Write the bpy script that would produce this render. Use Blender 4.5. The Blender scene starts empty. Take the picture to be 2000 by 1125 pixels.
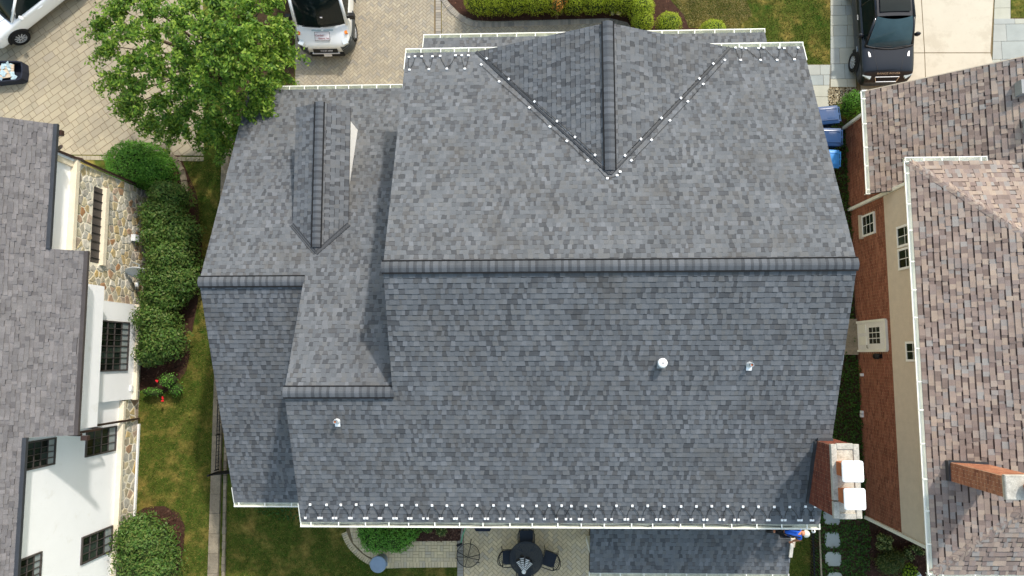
import bpy, math, random
import numpy as np
from mathutils import Vector, Matrix
R = math.radians
SC = bpy.context.scene
COL = SC.collection

# ------------------------------------------------------------------ camera, sky, sun, exposure
H = 26.0                                   # drone height above the ground (m)
FPX, W0, H0 = 1365.836, 2000.0, 1125.0
RT = np.array([0.99948556, -0.00289841, -0.03194088])     # camera axes in house coordinates
UP = np.array([0.00594521, 0.99539141, 0.09571099])
FW = np.array([-0.03151627, 0.09585165, -0.99489657])
cam = bpy.data.cameras.new('camera'); camo = bpy.data.objects.new('camera', cam); COL.objects.link(camo)
m = Matrix(((RT[0], UP[0], -FW[0], 0), (RT[1], UP[1], -FW[1], 0), (RT[2], UP[2], -FW[2], H), (0, 0, 0, 1)))
camo.matrix_world = m
cam.sensor_width = 36.0; cam.lens = 36.0 * FPX / W0; cam.clip_end = 2000; cam.clip_start = 0.1
SC.camera = camo
SUN_DIR = Vector((0.50, 0.86, 1.0)).normalized()          # towards the sun
world = bpy.data.worlds.new('World'); SC.world = world; world.use_nodes = True
wn = world.node_tree; wn.nodes.clear()
sky = wn.nodes.new('ShaderNodeTexSky'); sky.sky_type = 'NISHITA'; sky.sun_disc = False
sky.sun_elevation = math.asin(SUN_DIR.z); sky.sun_rotation = math.atan2(SUN_DIR.x, SUN_DIR.y)
sky.air_density = 2.2; sky.dust_density = 2.6; sky.ozone_density = 1.2
bg = wn.nodes.new('ShaderNodeBackground'); bg.inputs['Strength'].default_value = 0.15
wo = wn.nodes.new('ShaderNodeOutputWorld')
wn.links.new(sky.outputs[0], bg.inputs[0]); wn.links.new(bg.outputs[0], wo.inputs[0])
sun = bpy.data.lights.new('sun', 'SUN'); sun.energy = 2.1; sun.angle = R(2.2); sun.color = (1.0, 0.95, 0.88)
suno = bpy.data.objects.new('sun', sun); COL.objects.link(suno)
suno.rotation_euler = SUN_DIR.to_track_quat('Z', 'Y').to_euler(); suno.location = (20, 20, 40)
SC.view_settings.view_transform = 'Standard'; SC.view_settings.look = 'None'
SC.view_settings.gamma = 1; SC.view_settings.use_curve_mapping = False
SC.view_settings.exposure = 0.66
SC.render.engine = 'CYCLES'

rng = random.Random(7); nrg = np.random.default_rng(7)
U = rng.uniform

def at(u, v, z=0.0):
    """site survey: the point at height z seen at photo position (u, v)"""
    d = RT*(u-1000)/FPX + UP*(562.5-v)/FPX + FW
    t = (z-H)/d[2]
    return Vector((float(d[0]*t), float(d[1]*t), z))
def zat(u, v, X):
    d = RT*(u-1000)/FPX + UP*(562.5-v)/FPX + FW
    t = X/d[0]
    return Vector((X, float(d[1]*t), float(H+d[2]*t)))
def parea(V):
    c = np.mean(np.array(V), axis=0); d = float((c-np.array([0, 0, H])) @ FW)
    return 1.0/(d*d)

# ------------------------------------------------------------------ objects
def tag(o, label=None, cat=None, group=None, kind=None):
    if label: o['label'] = label
    if cat: o['category'] = cat
    if group: o['group'] = group
    if kind: o['kind'] = kind
    return o
def thing(name, label, cat, loc=(0, 0, 0), rz=0.0, group=None):
    o = bpy.data.objects.new(name, None); COL.objects.link(o)
    o.location = loc; o.rotation_euler = (0, 0, rz); o.empty_display_size = 0.3
    o['_inv'] = 0
    del o['_inv']
    return tag(o, label, cat, group)
def link(name, me, mat, parent=None, local=False, kind=None):
    o = bpy.data.objects.new(name, me); COL.objects.link(o)
    if mat is not None:
        for mm in (mat if isinstance(mat, (list, tuple)) else [mat]): me.materials.append(mm)
    if parent is not None:
        o.parent = parent
        if not local and parent.type == 'EMPTY':
            o.matrix_parent_inverse = (Matrix.Translation(parent.location) @ parent.rotation_euler.to_matrix().to_4x4()).inverted()
    if kind: o['kind'] = kind
    return o
class MB:
    def __init__(s): s.v = []; s.f = []; s.t = []; s.mi = []
    def add(s, V, F, tint=0.5, mi=0):
        b = len(s.v); s.v += [tuple(p) for p in V]; s.f += [[b+i for i in f] for f in F]
        s.t += (list(tint) if isinstance(tint, (list, tuple)) else [tint]*len(F)); s.mi += [mi]*len(F); return s
    def box(s, c, size, rz=0.0, tint=0.5, mi=0, M=None):
        a, b, h = size[0]/2, size[1]/2, size[2]/2; V = []
        for z in (-h, h):
            for x, y in ((-a, -b), (a, -b), (a, b), (-a, b)):
                if M is not None: p = M @ Vector((x, y, z)); V.append((p.x+c[0], p.y+c[1], p.z+c[2]))
                else:
                    V.append((c[0]+x*math.cos(rz)-y*math.sin(rz), c[1]+x*math.sin(rz)+y*math.cos(rz), c[2]+z))
        return s.add(V, BOXF, tint, mi)
    def beam(s, p, q, w, h, tint=0.5, mi=0, up=(0, 0, 1)):
        p, q = Vector(p), Vector(q); d = q-p; L = d.length; d.normalize(); u = Vector(up)
        if abs(d.dot(u)) > .99: u = Vector((0, 1, 0))
        x = d.cross(u).normalized(); z = x.cross(d)
        return s.box((p+q)/2, (w, L, h), tint=tint, mi=mi, M=Matrix((x, d, z)).transposed())
    def tube(s, P, r, n=6, tint=0.5, mi=0, cap=True):
        P = [Vector(p) for p in P]; k = len(P); rr = r if isinstance(r, (list, tuple)) else [r]*k; V = []; F = []
        for i, p in enumerate(P):
            d = (P[min(i+1, k-1)]-P[max(i-1, 0)]).normalized(); u = Vector((0, 0, 1)) if abs(d.z) < .9 else Vector((1, 0, 0))
            x = d.cross(u).normalized(); y = x.cross(d)
            for j in range(n):
                a = 2*math.pi*j/n; V.append(p+(x*math.cos(a)+y*math.sin(a))*rr[i])
        for i in range(k-1):
            for j in range(n): F.append((i*n+j, i*n+(j+1) % n, (i+1)*n+(j+1) % n, (i+1)*n+j))
        if cap: F += [tuple(range(n-1, -1, -1)), tuple((k-1)*n+j for j in range(n))]
        return s.add(V, F, tint, mi)
    def lathe(s, c, prof, n=20, tint=0.5, mi=0, sx=1, sy=1):
        V = []; F = []
        for r, z in prof:
            for j in range(n):
                a = 2*math.pi*j/n; V.append((c[0]+r*math.cos(a)*sx, c[1]+r*math.sin(a)*sy, c[2]+z))
        k = len(prof)
        for i in range(k-1):
            for j in range(n): F.append((i*n+j, i*n+(j+1) % n, (i+1)*n+(j+1) % n, (i+1)*n+j))
        F += [tuple(range(n-1, -1, -1)), tuple((k-1)*n+j for j in range(n))]
        return s.add(V, F, tint, mi)
    def prism(s, poly, z0, z1, tint=0.5, mi=0):
        n = len(poly)
        A = sum(poly[i][0]*poly[(i+1) % n][1]-poly[(i+1) % n][0]*poly[i][1] for i in range(n))
        if A < 0: poly = poly[::-1]
        V = [(p[0], p[1], z0) for p in poly]+[(p[0], p[1], z1) for p in poly]
        F = [tuple(range(n-1, -1, -1)), tuple(range(n, 2*n))]+[(i, (i+1) % n, n+(i+1) % n, n+i) for i in range(n)]
        return s.add(V, F, tint, mi)
    def mesh(s, name, smooth=False):
        me = bpy.data.meshes.new(name); me.from_pydata(s.v, [], s.f)
        a = me.attributes.new('tint', 'FLOAT', 'FACE'); a.data.foreach_set('value', np.array(s.t, dtype=np.float32))
        if any(s.mi): me.polygons.foreach_set('material_index', np.array(s.mi, dtype=np.int32))
        if smooth: me.polygons.foreach_set('use_smooth', np.ones(len(s.f), dtype=bool))
        me.update(); return me
    def build(s, name, mat, parent=None, smooth=False, local=False, kind=None):
        return link(name, s.mesh(name, smooth), mat, parent, local, kind)
BOXF = [(3, 2, 1, 0), (4, 5, 6, 7), (0, 1, 5, 4), (1, 2, 6, 5), (2, 3, 7, 6), (3, 0, 4, 7)]
def emit(parent, name, pieces, mat, limit=300, rest='rest', keep=None):
    """the pieces that show largest become objects of their own, the rest one joined part"""
    if keep is None: keep = lambda V: True
    key = []
    for V, F, t, A in pieces: key.append(A*parea(V) if keep(V) else 0)
    order = sorted(range(len(pieces)), key=lambda i: -key[i])
    for i in order[:limit]:
        V, F, t, A = pieces[i]; MB().add(V, F, t).build(name, mat, parent)
    if len(order) > limit:
        b = MB()
        for i in order[limit:]: b.add(pieces[i][0], pieces[i][1], pieces[i][2])
        b.build(rest, mat, parent, kind='stuff')
def boxpiece(c, size, rz, tint, bev=0.0):
    """box with a narrower top (chamfered edge)"""
    a, b, h = size[0]/2, size[1]/2, size[2]/2; V = []; e = bev
    for x, y, z in [(-a, -b, -h), (a, -b, -h), (a, b, -h), (-a, b, -h), (-a, -b, h-e), (a, -b, h-e), (a, b, h-e), (-a, b, h-e),
                    (-a+e, -b+e, h), (a-e, -b+e, h), (a-e, b-e, h), (-a+e, b-e, h)]:
        V.append((c[0]+x*math.cos(rz)-y*math.sin(rz), c[1]+x*math.sin(rz)+y*math.cos(rz), c[2]+z))
    F = [(8, 9, 10, 11)]+[(i, (i+1) % 4, 4+(i+1) % 4, 4+i) for i in range(4)]+[(4+i, 4+(i+1) % 4, 8+(i+1) % 4, 8+i) for i in range(4)]
    return (V, F, tint, size[0]*size[1])
def clip(poly, conv):
    """Sutherland-Hodgman, conv counter-clockwise"""
    out = list(poly); n = len(conv)
    for i in range(n):
        ax, ay = conv[i]; bx, by = conv[(i+1) % n]; inp = out; out = []
        if not inp: return []
        side = lambda p: (bx-ax)*(p[1]-ay)-(by-ay)*(p[0]-ax)
        for j in range(len(inp)):
            p, q = inp[j], inp[(j+1) % len(inp)]; sp, sq = side(p), side(q)
            if sp >= 0: out.append(p)
            if (sp >= 0) != (sq >= 0):
                t = sp/(sp-sq); out.append((p[0]+(q[0]-p[0])*t, p[1]+(q[1]-p[1])*t))
    return out
def area(p): return abs(sum(p[i][0]*p[(i+1) % len(p)][1]-p[(i+1) % len(p)][0]*p[i][1] for i in range(len(p))))/2
def inpoly(x, y, P):
    c = False; n = len(P)
    for i in range(n):
        a, b = P[i], P[(i+1) % n]
        if (a[1] > y) != (b[1] > y) and x < (b[0]-a[0])*(y-a[1])/(b[1]-a[1])+a[0]: c = not c
    return c

# ------------------------------------------------------------------ materials
MATS = {}
def srgb(r, g, b):
    return tuple((c/12.92 if c <= .04045 else ((c+.055)/1.055)**2.4) for c in (r/255, g/255, b/255))
def mat(name, col=(.5, .5, .5), rough=.8, var=.2, scale=3.0, fine=40.0, fvar=.12, bump=0.0, ramp=None, metal=0.0, spec=.35, coat=0.0, second=None, s2scale=.6, s2lo=.45, s2hi=.62, trans=0.0, grime=None):
    m = bpy.data.materials.new(name); m.use_nodes = True; nt = m.node_tree; N = nt.nodes; Lk = nt.links
    p = N['Principled BSDF']; p.inputs['Roughness'].default_value = rough; p.inputs['Metallic'].default_value = metal
    p.inputs['Specular IOR Level'].default_value = spec; p.inputs['Coat Weight'].default_value = coat; p.inputs['Coat Roughness'].default_value = .03
    geo = N.new('ShaderNodeNewGeometry')
    if ramp:
        a = N.new('ShaderNodeAttribute'); a.attribute_name = 'tint'
        cr = N.new('ShaderNodeValToRGB'); cr.color_ramp.interpolation = 'LINEAR'
        k = len(ramp)
        while len(cr.color_ramp.elements) < k: cr.color_ramp.elements.new(0.5)
        for i, c in enumerate(ramp):
            cr.color_ramp.elements[i].position = i/(k-1); cr.color_ramp.elements[i].color = (*c, 1)
        Lk.new(a.outputs['Fac'], cr.inputs[0]); cur = cr.outputs[0]
    else:
        rgb = N.new('ShaderNodeRGB'); rgb.outputs[0].default_value = (*col, 1); cur = rgb.outputs[0]
    def noise(sc, det=4.0, rg=.55):
        n = N.new('ShaderNodeTexNoise'); n.inputs['Scale'].default_value = sc; n.inputs['Detail'].default_value = det; n.inputs['Roughness'].default_value = rg
        Lk.new(geo.outputs['Position'], n.inputs['Vector']); return n.outputs['Fac']
    def mrange(src, a, b, c, d):
        q = N.new('ShaderNodeMapRange'); q.inputs[1].default_value = a; q.inputs[2].default_value = b; q.inputs[3].default_value = c; q.inputs[4].default_value = d
        Lk.new(src, q.inputs[0]); return q.outputs[0]
    def mixc(mode, fac, A, B):
        x = N.new('ShaderNodeMix'); x.data_type = 'RGBA'; x.blend_type = mode
        if isinstance(fac, float): x.inputs[0].default_value = fac
        else: Lk.new(fac, x.inputs[0])
        Lk.new(A, x.inputs[6])
        if isinstance(B, tuple): x.inputs[7].default_value = (*B, 1)
        else: Lk.new(B, x.inputs[7])
        return x.outputs[2]
    if second:
        for j, sc in enumerate(second if isinstance(second, list) else [second]):
            cur = mixc('MIX', mrange(noise(s2scale*(1+.7*j), 6.0, .62), s2lo+.04*j, s2hi+.04*j, 0, 1), cur, sc)
    for sc, vr in ((scale, var), (fine, fvar)):
        if vr > 0:
            g = mrange(noise(sc), .3, .7, 1-vr, 1+vr)
            cc = N.new('ShaderNodeCombineColor'); [Lk.new(g, cc.inputs[i]) for i in range(3)]
            cur = mixc('MULTIPLY', 1.0, cur, cc.outputs[0])
    if grime:
        cur = mixc('MIX', mrange(noise(grime[1], 8.0, .7), grime[2], grime[2]+.12, 0, grime[3]), cur, grime[0])
    Lk.new(cur, p.inputs['Base Color'])
    if bump > 0:
        b = N.new('ShaderNodeBump'); b.inputs['Strength'].default_value = bump; b.inputs['Distance'].default_value = .02
        Lk.new(noise(fine), b.inputs['Height']); Lk.new(b.outputs[0], p.inputs['Normal'])
    if trans > 0:
        tr = N.new('ShaderNodeBsdfTranslucent'); mx = N.new('ShaderNodeMixShader'); mx.inputs[0].default_value = trans
        Lk.new(cur, tr.inputs[0]); Lk.new(p.outputs[0], mx.inputs[1]); Lk.new(tr.outputs[0], mx.inputs[2])
        Lk.new(mx.outputs[0], N['Material Output'].inputs[0])
    MATS[name] = m; return m
def glassy(name, col, rough=.05, spec=.5):
    return mat(name, col, rough=rough, var=.1, fvar=0, spec=spec)
S = srgb
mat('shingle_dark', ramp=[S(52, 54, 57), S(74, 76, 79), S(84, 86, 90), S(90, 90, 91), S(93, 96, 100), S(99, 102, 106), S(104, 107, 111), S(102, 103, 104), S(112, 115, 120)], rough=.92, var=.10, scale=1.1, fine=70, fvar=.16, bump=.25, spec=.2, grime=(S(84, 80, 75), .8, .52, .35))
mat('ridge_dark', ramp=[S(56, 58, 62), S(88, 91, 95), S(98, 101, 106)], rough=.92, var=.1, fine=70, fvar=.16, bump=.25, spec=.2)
mat('deck_dark', S(44, 45, 48), rough=.95)
mat('vent_black', S(22, 22, 24), rough=.9)
mat('valley_metal', S(68, 70, 74), rough=.5, metal=.3, var=.1)
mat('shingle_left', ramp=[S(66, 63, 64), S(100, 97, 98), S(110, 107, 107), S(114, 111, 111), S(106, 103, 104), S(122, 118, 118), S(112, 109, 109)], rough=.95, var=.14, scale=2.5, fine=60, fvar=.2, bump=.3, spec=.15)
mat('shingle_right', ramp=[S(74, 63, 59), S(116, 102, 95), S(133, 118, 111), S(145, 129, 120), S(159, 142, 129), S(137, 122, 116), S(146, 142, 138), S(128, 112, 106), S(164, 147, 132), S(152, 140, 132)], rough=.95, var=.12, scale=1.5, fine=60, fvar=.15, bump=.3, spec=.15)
mat('gutter_white', S(236, 236, 226), rough=.45, var=.06, scale=2, fvar=.05)
mat('gutter_inside', S(214, 215, 200), rough=.6, var=.2, scale=6, fvar=.15)
mat('clip_white', S(250, 250, 250), rough=.4, var=0, fvar=0)
mat('cable_black', S(26, 26, 28), rough=.5)
mat('stucco_white', S(249, 249, 250), rough=.85, var=.015, scale=1.5, fine=80, fvar=.02, bump=.1, grime=(S(226, 224, 218), 1.6, .58, .45))
mat('stucco_cream', S(226, 217, 200), rough=.85, var=.06, scale=3)
mat('ledge_cream', S(226, 214, 190), rough=.85, var=.08, scale=4)
mat('mortar', S(236, 227, 206), rough=.95, var=.1, scale=10)
mat('fieldstone', ramp=[S(182, 178, 168), S(206, 200, 186), S(158, 155, 146), S(198, 187, 158), S(188, 160, 102), S(174, 171, 161), S(164, 122, 84), S(212, 205, 191), S(196, 182, 144), S(152, 144, 130)], rough=.9, var=.25, scale=9, fine=50, fvar=.2, bump=.3)
mat('brick_red', ramp=[S(104, 54, 42), S(128, 70, 54), S(116, 62, 48), S(142, 84, 64), S(92, 50, 42), S(134, 74, 54)], rough=.9, var=.15, scale=10, fine=60, fvar=.2, bump=.3)
mat('brick_mortar', S(168, 142, 120), rough=.95)
mat('brick_mortar_dark', S(160, 128, 98), rough=.95)
mat('siding_tan', S(198, 184, 164), rough=.75, var=.05, scale=4, fine=30, fvar=.04)
mat('trim_white', S(232, 232, 230), rough=.5, var=.04)
mat('brown_metal', S(62, 46, 40), rough=.45, var=.1)
mat('window_bronze', S(74, 68, 66), rough=.5, var=.1)
mat('pane_dark', ramp=[S(16, 20, 19), S(26, 33, 30), S(34, 42, 38), S(58, 68, 64), S(22, 27, 25)], rough=.06, var=.15, scale=3, fvar=0, spec=.5)  # paler stops put sky reflections into the pane colour
glassy('pane_pale', S(150, 158, 158), .1)
mat('concrete_cap', S(178, 174, 164), rough=.95, var=.18, scale=8, fine=50, fvar=.2, bump=.3, grime=(S(110, 106, 96), 6, .55, .6))
mat('terracotta', S(176, 104, 66), rough=.85)
mat('galvanised', S(176, 184, 188), rough=.4, metal=.6, var=.1)
mat('grass_ground', S(74, 84, 32), rough=1.0, var=.3, scale=5, fine=70, fvar=.35, bump=.4, second=[S(132, 116, 60), S(48, 76, 22)], s2scale=1.0, s2lo=.49, s2hi=.66, spec=.1)
mat('grass_blade', ramp=[S(56, 86, 24), S(80, 104, 34), S(104, 114, 46), S(148, 132, 72), S(66, 96, 28)], rough=.9, var=.2, scale=2, fvar=0, second=S(146, 130, 70), s2scale=1.0, s2lo=.52, s2hi=.68, trans=.25, spec=.15)
mat('grass_dry', ramp=[S(150, 134, 78), S(186, 166, 112), S(120, 120, 50), S(200, 182, 130), S(92, 104, 36)], rough=.9, var=.2, scale=2, fvar=0, trans=.25, spec=.15)
mat('mulch', S(68, 48, 40), rough=1.0, var=.3, scale=12, fine=60, fvar=.45, bump=.6, spec=.1)
mat('mulch_chip', ramp=[S(56, 38, 32), S(84, 58, 47), S(104, 74, 60), S(46, 32, 28), S(120, 94, 78)], rough=1.0, var=.2, fvar=0, spec=.1)
mat('soil', S(66, 54, 40), rough=1.0, var=.3, scale=8, fine=50, fvar=.4, bump=.5, spec=.1)
mat('paver_tan', ramp=[S(150, 139, 119), S(159, 148, 126), S(163, 152, 129), S(155, 145, 124), S(167, 155, 131), S(154, 144, 126)], rough=.95, var=.08, scale=.8, fine=60, fvar=.08, bump=.15, grime=(S(138, 130, 115), .5, .52, .5))
mat('paver_joint', S(116, 100, 74), rough=1.0, var=.25, scale=6)
mat('brick_tan', ramp=[S(162, 152, 134), S(154, 145, 128), S(170, 160, 140), S(150, 143, 130), S(166, 155, 135), S(144, 139, 130), S(172, 162, 141)], rough=.95, var=.08, scale=1.2, fine=60, fvar=.08, bump=.15, grime=(S(144, 137, 124), .7, .54, .5))
mat('brick_grey', ramp=[S(140, 134, 126), S(156, 150, 140), S(166, 156, 142), S(130, 126, 120)], rough=.95, var=.1, fine=60, fvar=.1)
mat('concrete_drive', S(198, 189, 171), rough=.95, var=.05, scale=.7, fine=90, fvar=.05, grime=(S(176, 165, 146), .9, .5, .5))
mat('bluestone', ramp=[S(150, 156, 154), S(168, 172, 166), S(178, 176, 160), S(158, 162, 160), S(186, 180, 158)], rough=.9, var=.08, scale=2, fine=50, fvar=.06)
mat('curb_stone', ramp=[S(128, 118, 102), S(146, 134, 114), S(112, 104, 92)], rough=.95, var=.25, scale=5, fine=50, fvar=.25, bump=.4, grime=(S(84, 76, 62), 2.5, .5, .6))
mat('gravel', ramp=[S(160, 146, 116), S(128, 112, 84), S(190, 178, 150), S(100, 88, 68)], rough=.95)
LEAF = dict(rough=.5, var=.12, scale=1.4, fvar=0, trans=.42, spec=.3)
mat('leaf_tree', ramp=[S(56, 88, 26), S(84, 122, 38), S(114, 152, 52), S(158, 182, 70), S(70, 106, 32), S(100, 136, 42)], **LEAF)
mat('leaf_yew', ramp=[S(64, 112, 32), S(86, 138, 42), S(110, 160, 58), S(72, 122, 36)], **LEAF)
mat('leaf_rhodo', ramp=[S(66, 100, 42), S(88, 124, 54), S(108, 140, 66), S(122, 134, 68), S(76, 110, 48)], **LEAF)
mat('leaf_box', ramp=[S(140, 160, 34), S(168, 186, 48), S(192, 206, 72), S(152, 170, 40)], **LEAF)
mat('leaf_rear', ramp=[S(74, 128, 40), S(104, 160, 56), S(130, 182, 76), S(84, 138, 44)], **LEAF)
mat('leaf_ivy', ramp=[S(44, 74, 26), S(62, 98, 34), S(80, 118, 42), S(52, 84, 30)], **LEAF)
mat('leaf_pale', ramp=[S(120, 130, 66), S(150, 160, 92), S(176, 180, 120), S(98, 112, 52)], **LEAF)
mat('leaf_lime', ramp=[S(140, 170, 40), S(166, 190, 56), S(120, 150, 34)], **LEAF)
mat('leaf_olive', ramp=[S(66, 76, 34), S(90, 98, 46), S(104, 108, 56)], **LEAF)
mat('leaf_orange', ramp=[S(208, 140, 60), S(226, 164, 80), S(180, 116, 44)], **LEAF)
mat('petal_red', S(214, 30, 42), rough=.6)
mat('bark', S(84, 70, 56), rough=.95, var=.3, scale=14, bump=.5)
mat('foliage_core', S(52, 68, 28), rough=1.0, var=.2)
mat('car_white', S(238, 240, 242), rough=.3, var=0, fvar=0, coat=1.0)
mat('car_black', S(34, 37, 43), rough=.3, var=0, fvar=0, coat=.4, metal=0, spec=.12)
mat('plastic_black', S(28, 28, 30), rough=.6, var=.05)
mat('plastic_grey', S(66, 70, 72), rough=.65, var=.05)
mat('tyre', S(24, 24, 25), rough=.9)
mat('rim_silver', S(190, 192, 196), rough=.35, metal=.2, var=0)
mat('chrome', S(215, 218, 222), rough=.15, metal=.9, var=0, fvar=0)
glassy('windscreen', S(20, 30, 31), .04, .2)
glassy('windscreen_suv', S(60, 82, 88), .05, .3)
glassy('headlamp', S(196, 204, 208), .1)
mat('amber', S(232, 128, 34), rough=.3, var=0)
mat('bin_navy', S(48, 76, 118), rough=.2, var=.05, fvar=0, spec=.5)
mat('bin_blue', S(70, 148, 220), rough=.35, var=.05, fvar=0)
mat('can_grey', S(128, 144, 162), rough=.45, var=.08, fvar=0)
mat('iron_black', S(24, 24, 26), rough=.55, var=.1)
mat('cushion_navy', S(38, 44, 54), rough=.85, var=.1)
mat('table_glass', S(44, 46, 46), rough=.12, var=.05, fvar=0)
mat('hose_green', S(104, 178, 134), rough=.5)
mat('fabric_white', S(232, 232, 228), rough=.9)
mat('fabric_navy', S(34, 38, 50), rough=.9)
mat('shirt_blue', S(36, 92, 196), rough=.9, var=.1, scale=10)
mat('skin', S(196, 132, 100), rough=.6, var=.05)
mat('trousers_black', S(30, 30, 34), rough=.9)
mat('cap_grey', S(196, 198, 188), rough=.9)
mat('wood_white', S(226, 216, 202), rough=.7)
mat('print_dark', S(70, 60, 66), rough=.6, var=0, fvar=0)
mat('print_red', S(150, 60, 66), rough=.6, var=0, fvar=0)
mat('sign_white', S(226, 222, 226), rough=.4, var=0, fvar=0)
mat('dish_grey', S(220, 223, 225), rough=.45, var=.05)
mat('board_beige', S(200, 180, 156), rough=.8)
mat('plastic_film', S(170, 190, 196), rough=.15, var=.2, scale=20, fvar=0)
mat('crown_mortar', S(190, 183, 168), rough=.95, var=.15, scale=9, fine=50, fvar=.2, bump=.3, grime=(S(140, 130, 112), 5, .52, .7))
mat('vent_grey', S(150, 152, 152), rough=.7, var=.1)
MATS['table_glass'].node_tree.nodes['Principled BSDF'].inputs['Alpha'].default_value = .72
MATS['car_black'].node_tree.nodes['Principled BSDF'].inputs['Coat IOR'].default_value = 1.65
mat('brick_patio', ramp=[S(206, 186, 150), S(196, 177, 144), S(214, 194, 156), S(190, 174, 148), S(204, 183, 146), S(184, 170, 148)], rough=.95, var=.08, scale=1.2, fine=60, fvar=.08, bump=.15, grime=(S(184, 168, 140), .7, .54, .5))
mat('brick_wall_red', ramp=[S(124, 76, 60), S(146, 94, 74), S(134, 85, 67), S(160, 108, 86), S(114, 72, 58), S(150, 97, 76)], rough=.9, var=.15, scale=10, fine=60, fvar=.2, bump=.3)
mat('brick_tan_red', ramp=[S(150, 96, 72), S(172, 116, 88), S(160, 106, 80), S(184, 130, 100), S(138, 88, 68), S(176, 120, 90)], rough=.9, var=.15, scale=10, fine=60, fvar=.2, bump=.3)
mat('brick_mortar_pale', S(206, 186, 160), rough=.95)

# ------------------------------------------------------------------ roofs
def tabs(O, sd, td, polys, expo, wmin, wmax, hi, lo, stagger=0.0, skew=.018, band=.13, low=.45, flat=.12, alt=False):
    """laminated shingles laid in courses: O eave origin, sd along the eave, td up the slope, polys convex ccw in (s, t)"""
    O, sd, td = Vector(O), Vector(sd).normalized(), Vector(td).normalized(); n = sd.cross(td).normalized()
    allp = [p for P in polys for p in P]
    s0, s1 = min(p[0] for p in allp), max(p[0] for p in allp); t0, t1 = min(p[1] for p in allp), max(p[1] for p in allp)
    out = []; k = 0; t = t0
    while t < t1-.01:
        s = s0-U(0, wmax); sk = 0.0; high = True
        while s < s1:
            w = U(wmin, wmax) if rng.random() < .8 else U(wmin*.7, wmin*1.2); sk2 = U(-skew, skew)
            high = (not high if rng.random() < .72 else high) if alt else rng.random() > low; h = hi if high else lo; tb = t-(U(0, stagger) if stagger else 0)
            te = t+expo+.012; tint = flat+(1-flat)*rng.random()
            if alt: tint = U(.5, 1) if high else (U(.12, .6) if rng.random() < .8 else U(.5, .9))
            fx = lambda a, tt: a  # tab sides splay slightly towards the butt
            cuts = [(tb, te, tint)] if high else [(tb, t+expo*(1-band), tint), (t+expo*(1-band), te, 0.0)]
            for P in polys:
                V = []; F = []; Fd = []; A_ = 0
                for (ta_, tb_, tn) in cuts:
                    f0, f1 = (ta_-tb)/(te-tb), (tb_-tb)/(te-tb)
                    lx = lambda f: s+sk*(1-2*f); rx = lambda f: s+w+sk2*(2*f-1)
                    q = clip([(lx(f0), ta_), (rx(f0), ta_), (rx(f1), tb_), (lx(f1), tb_)], P)
                    if len(q) < 3 or area(q) < 1e-4: continue
                    m_ = len(q); b0 = len(V); A_ += area(q)
                    for (a, b) in q: V.append(tuple(O+sd*a+td*b+n*(h*(1-(b-tb)/(te-tb))+.003)))
                    for (a, b) in q: V.append(tuple(O+sd*a+td*b-n*.004))
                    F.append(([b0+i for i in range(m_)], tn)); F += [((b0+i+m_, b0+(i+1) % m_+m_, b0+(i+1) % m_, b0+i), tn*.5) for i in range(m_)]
                if F: out.append((V, [f for f, _ in F], [x for _, x in F], A_))
            sk = -sk2
            s += w
        t += expo; k += 1
    return out
def deck(mb, P, th=.12):
    """slab under a roof plane, P world polygon counter-clockwise from above"""
    P = [Vector(p) for p in P]; n = (P[1]-P[0]).cross(P[2]-P[0]).normalized()
    if n.z < 0: P = P[::-1]; n = -n
    k = len(P); V = [p-n*.006 for p in P]+[p-Vector((0, 0, th)) for p in P]
    mb.add(V, [tuple(range(k)), tuple(range(2*k-1, k-1, -1))]+[(i+k, (i+1) % k+k, (i+1) % k, i) for i in range(k)])
def ridge(parent, p, q, down1, down2, wide=.155, step=.195, start_raise=.018, mat_='ridge_dark', vent=True, name='ridge_cap', lift=.03):
    """bent caps overlapped along a ridge from p to q"""
    p, q = Vector(p), Vector(q); d = (q-p); L = d.length; d.normalize(); n = int(L/step); st = L/n
    a, b = Vector(down1).normalized(), Vector(down2).normalized(); up = -(a+b).normalized()
    if up.z < 0: up = Vector((0, 0, 1))
    prof = []
    for x in (-1, -.92, -.55, -.2, .2, .55, .92, 1):
        side = a if x < 0 else b
        pt = side*abs(x)*wide; pt = pt+up*(lift*(1-.15*abs(x))-.012*max(0, .3-abs(x))/.3)
        prof.append(pt)
    prof[0] = prof[0]-up*.03; prof[-1] = prof[-1]-up*.03
    cutp = [0]+[(i+U(-.09, .09))*st for i in range(1, n)]+[L]
    for i in range(n):
        c0 = p+d*cutp[i]; c1 = p+d*(cutp[i+1]+.02); cm = c0.lerp(c1, .55); mb = MB(); m_ = len(prof)
        V = [c0+x+up*start_raise for x in prof]+[cm+x+up*start_raise*.4 for x in prof]+[c1+x+up*.002 for x in prof]+[c0+x-up*.012 for x in prof]
        mb.add(V, [(j, j+1, m_+j+1, m_+j) for j in range(m_-1)], U(.4, 1)).add(V, [(m_+j, m_+j+1, 2*m_+j+1, 2*m_+j) for j in range(m_-1)], U(.2, .38) if mat_ == 'ridge_dark' else U(.2, .6)).add(V, [(3*m_+j, 3*m_+j+1, j+1, j) for j in range(m_-1)], 0.1)  # darker strip before the next cap: overlap shadow put into the tint
        mb.build(name, MATS[mat_], parent)
    if vent:
        mb = MB()
        for s_ in (a, b):
            mb.beam(p+s_*(wide+.014)+up*.03, q+s_*(wide+.014)+up*.03, .03, .03)
        mb.build('ridge_vent', MATS['vent_black'], parent)
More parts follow.
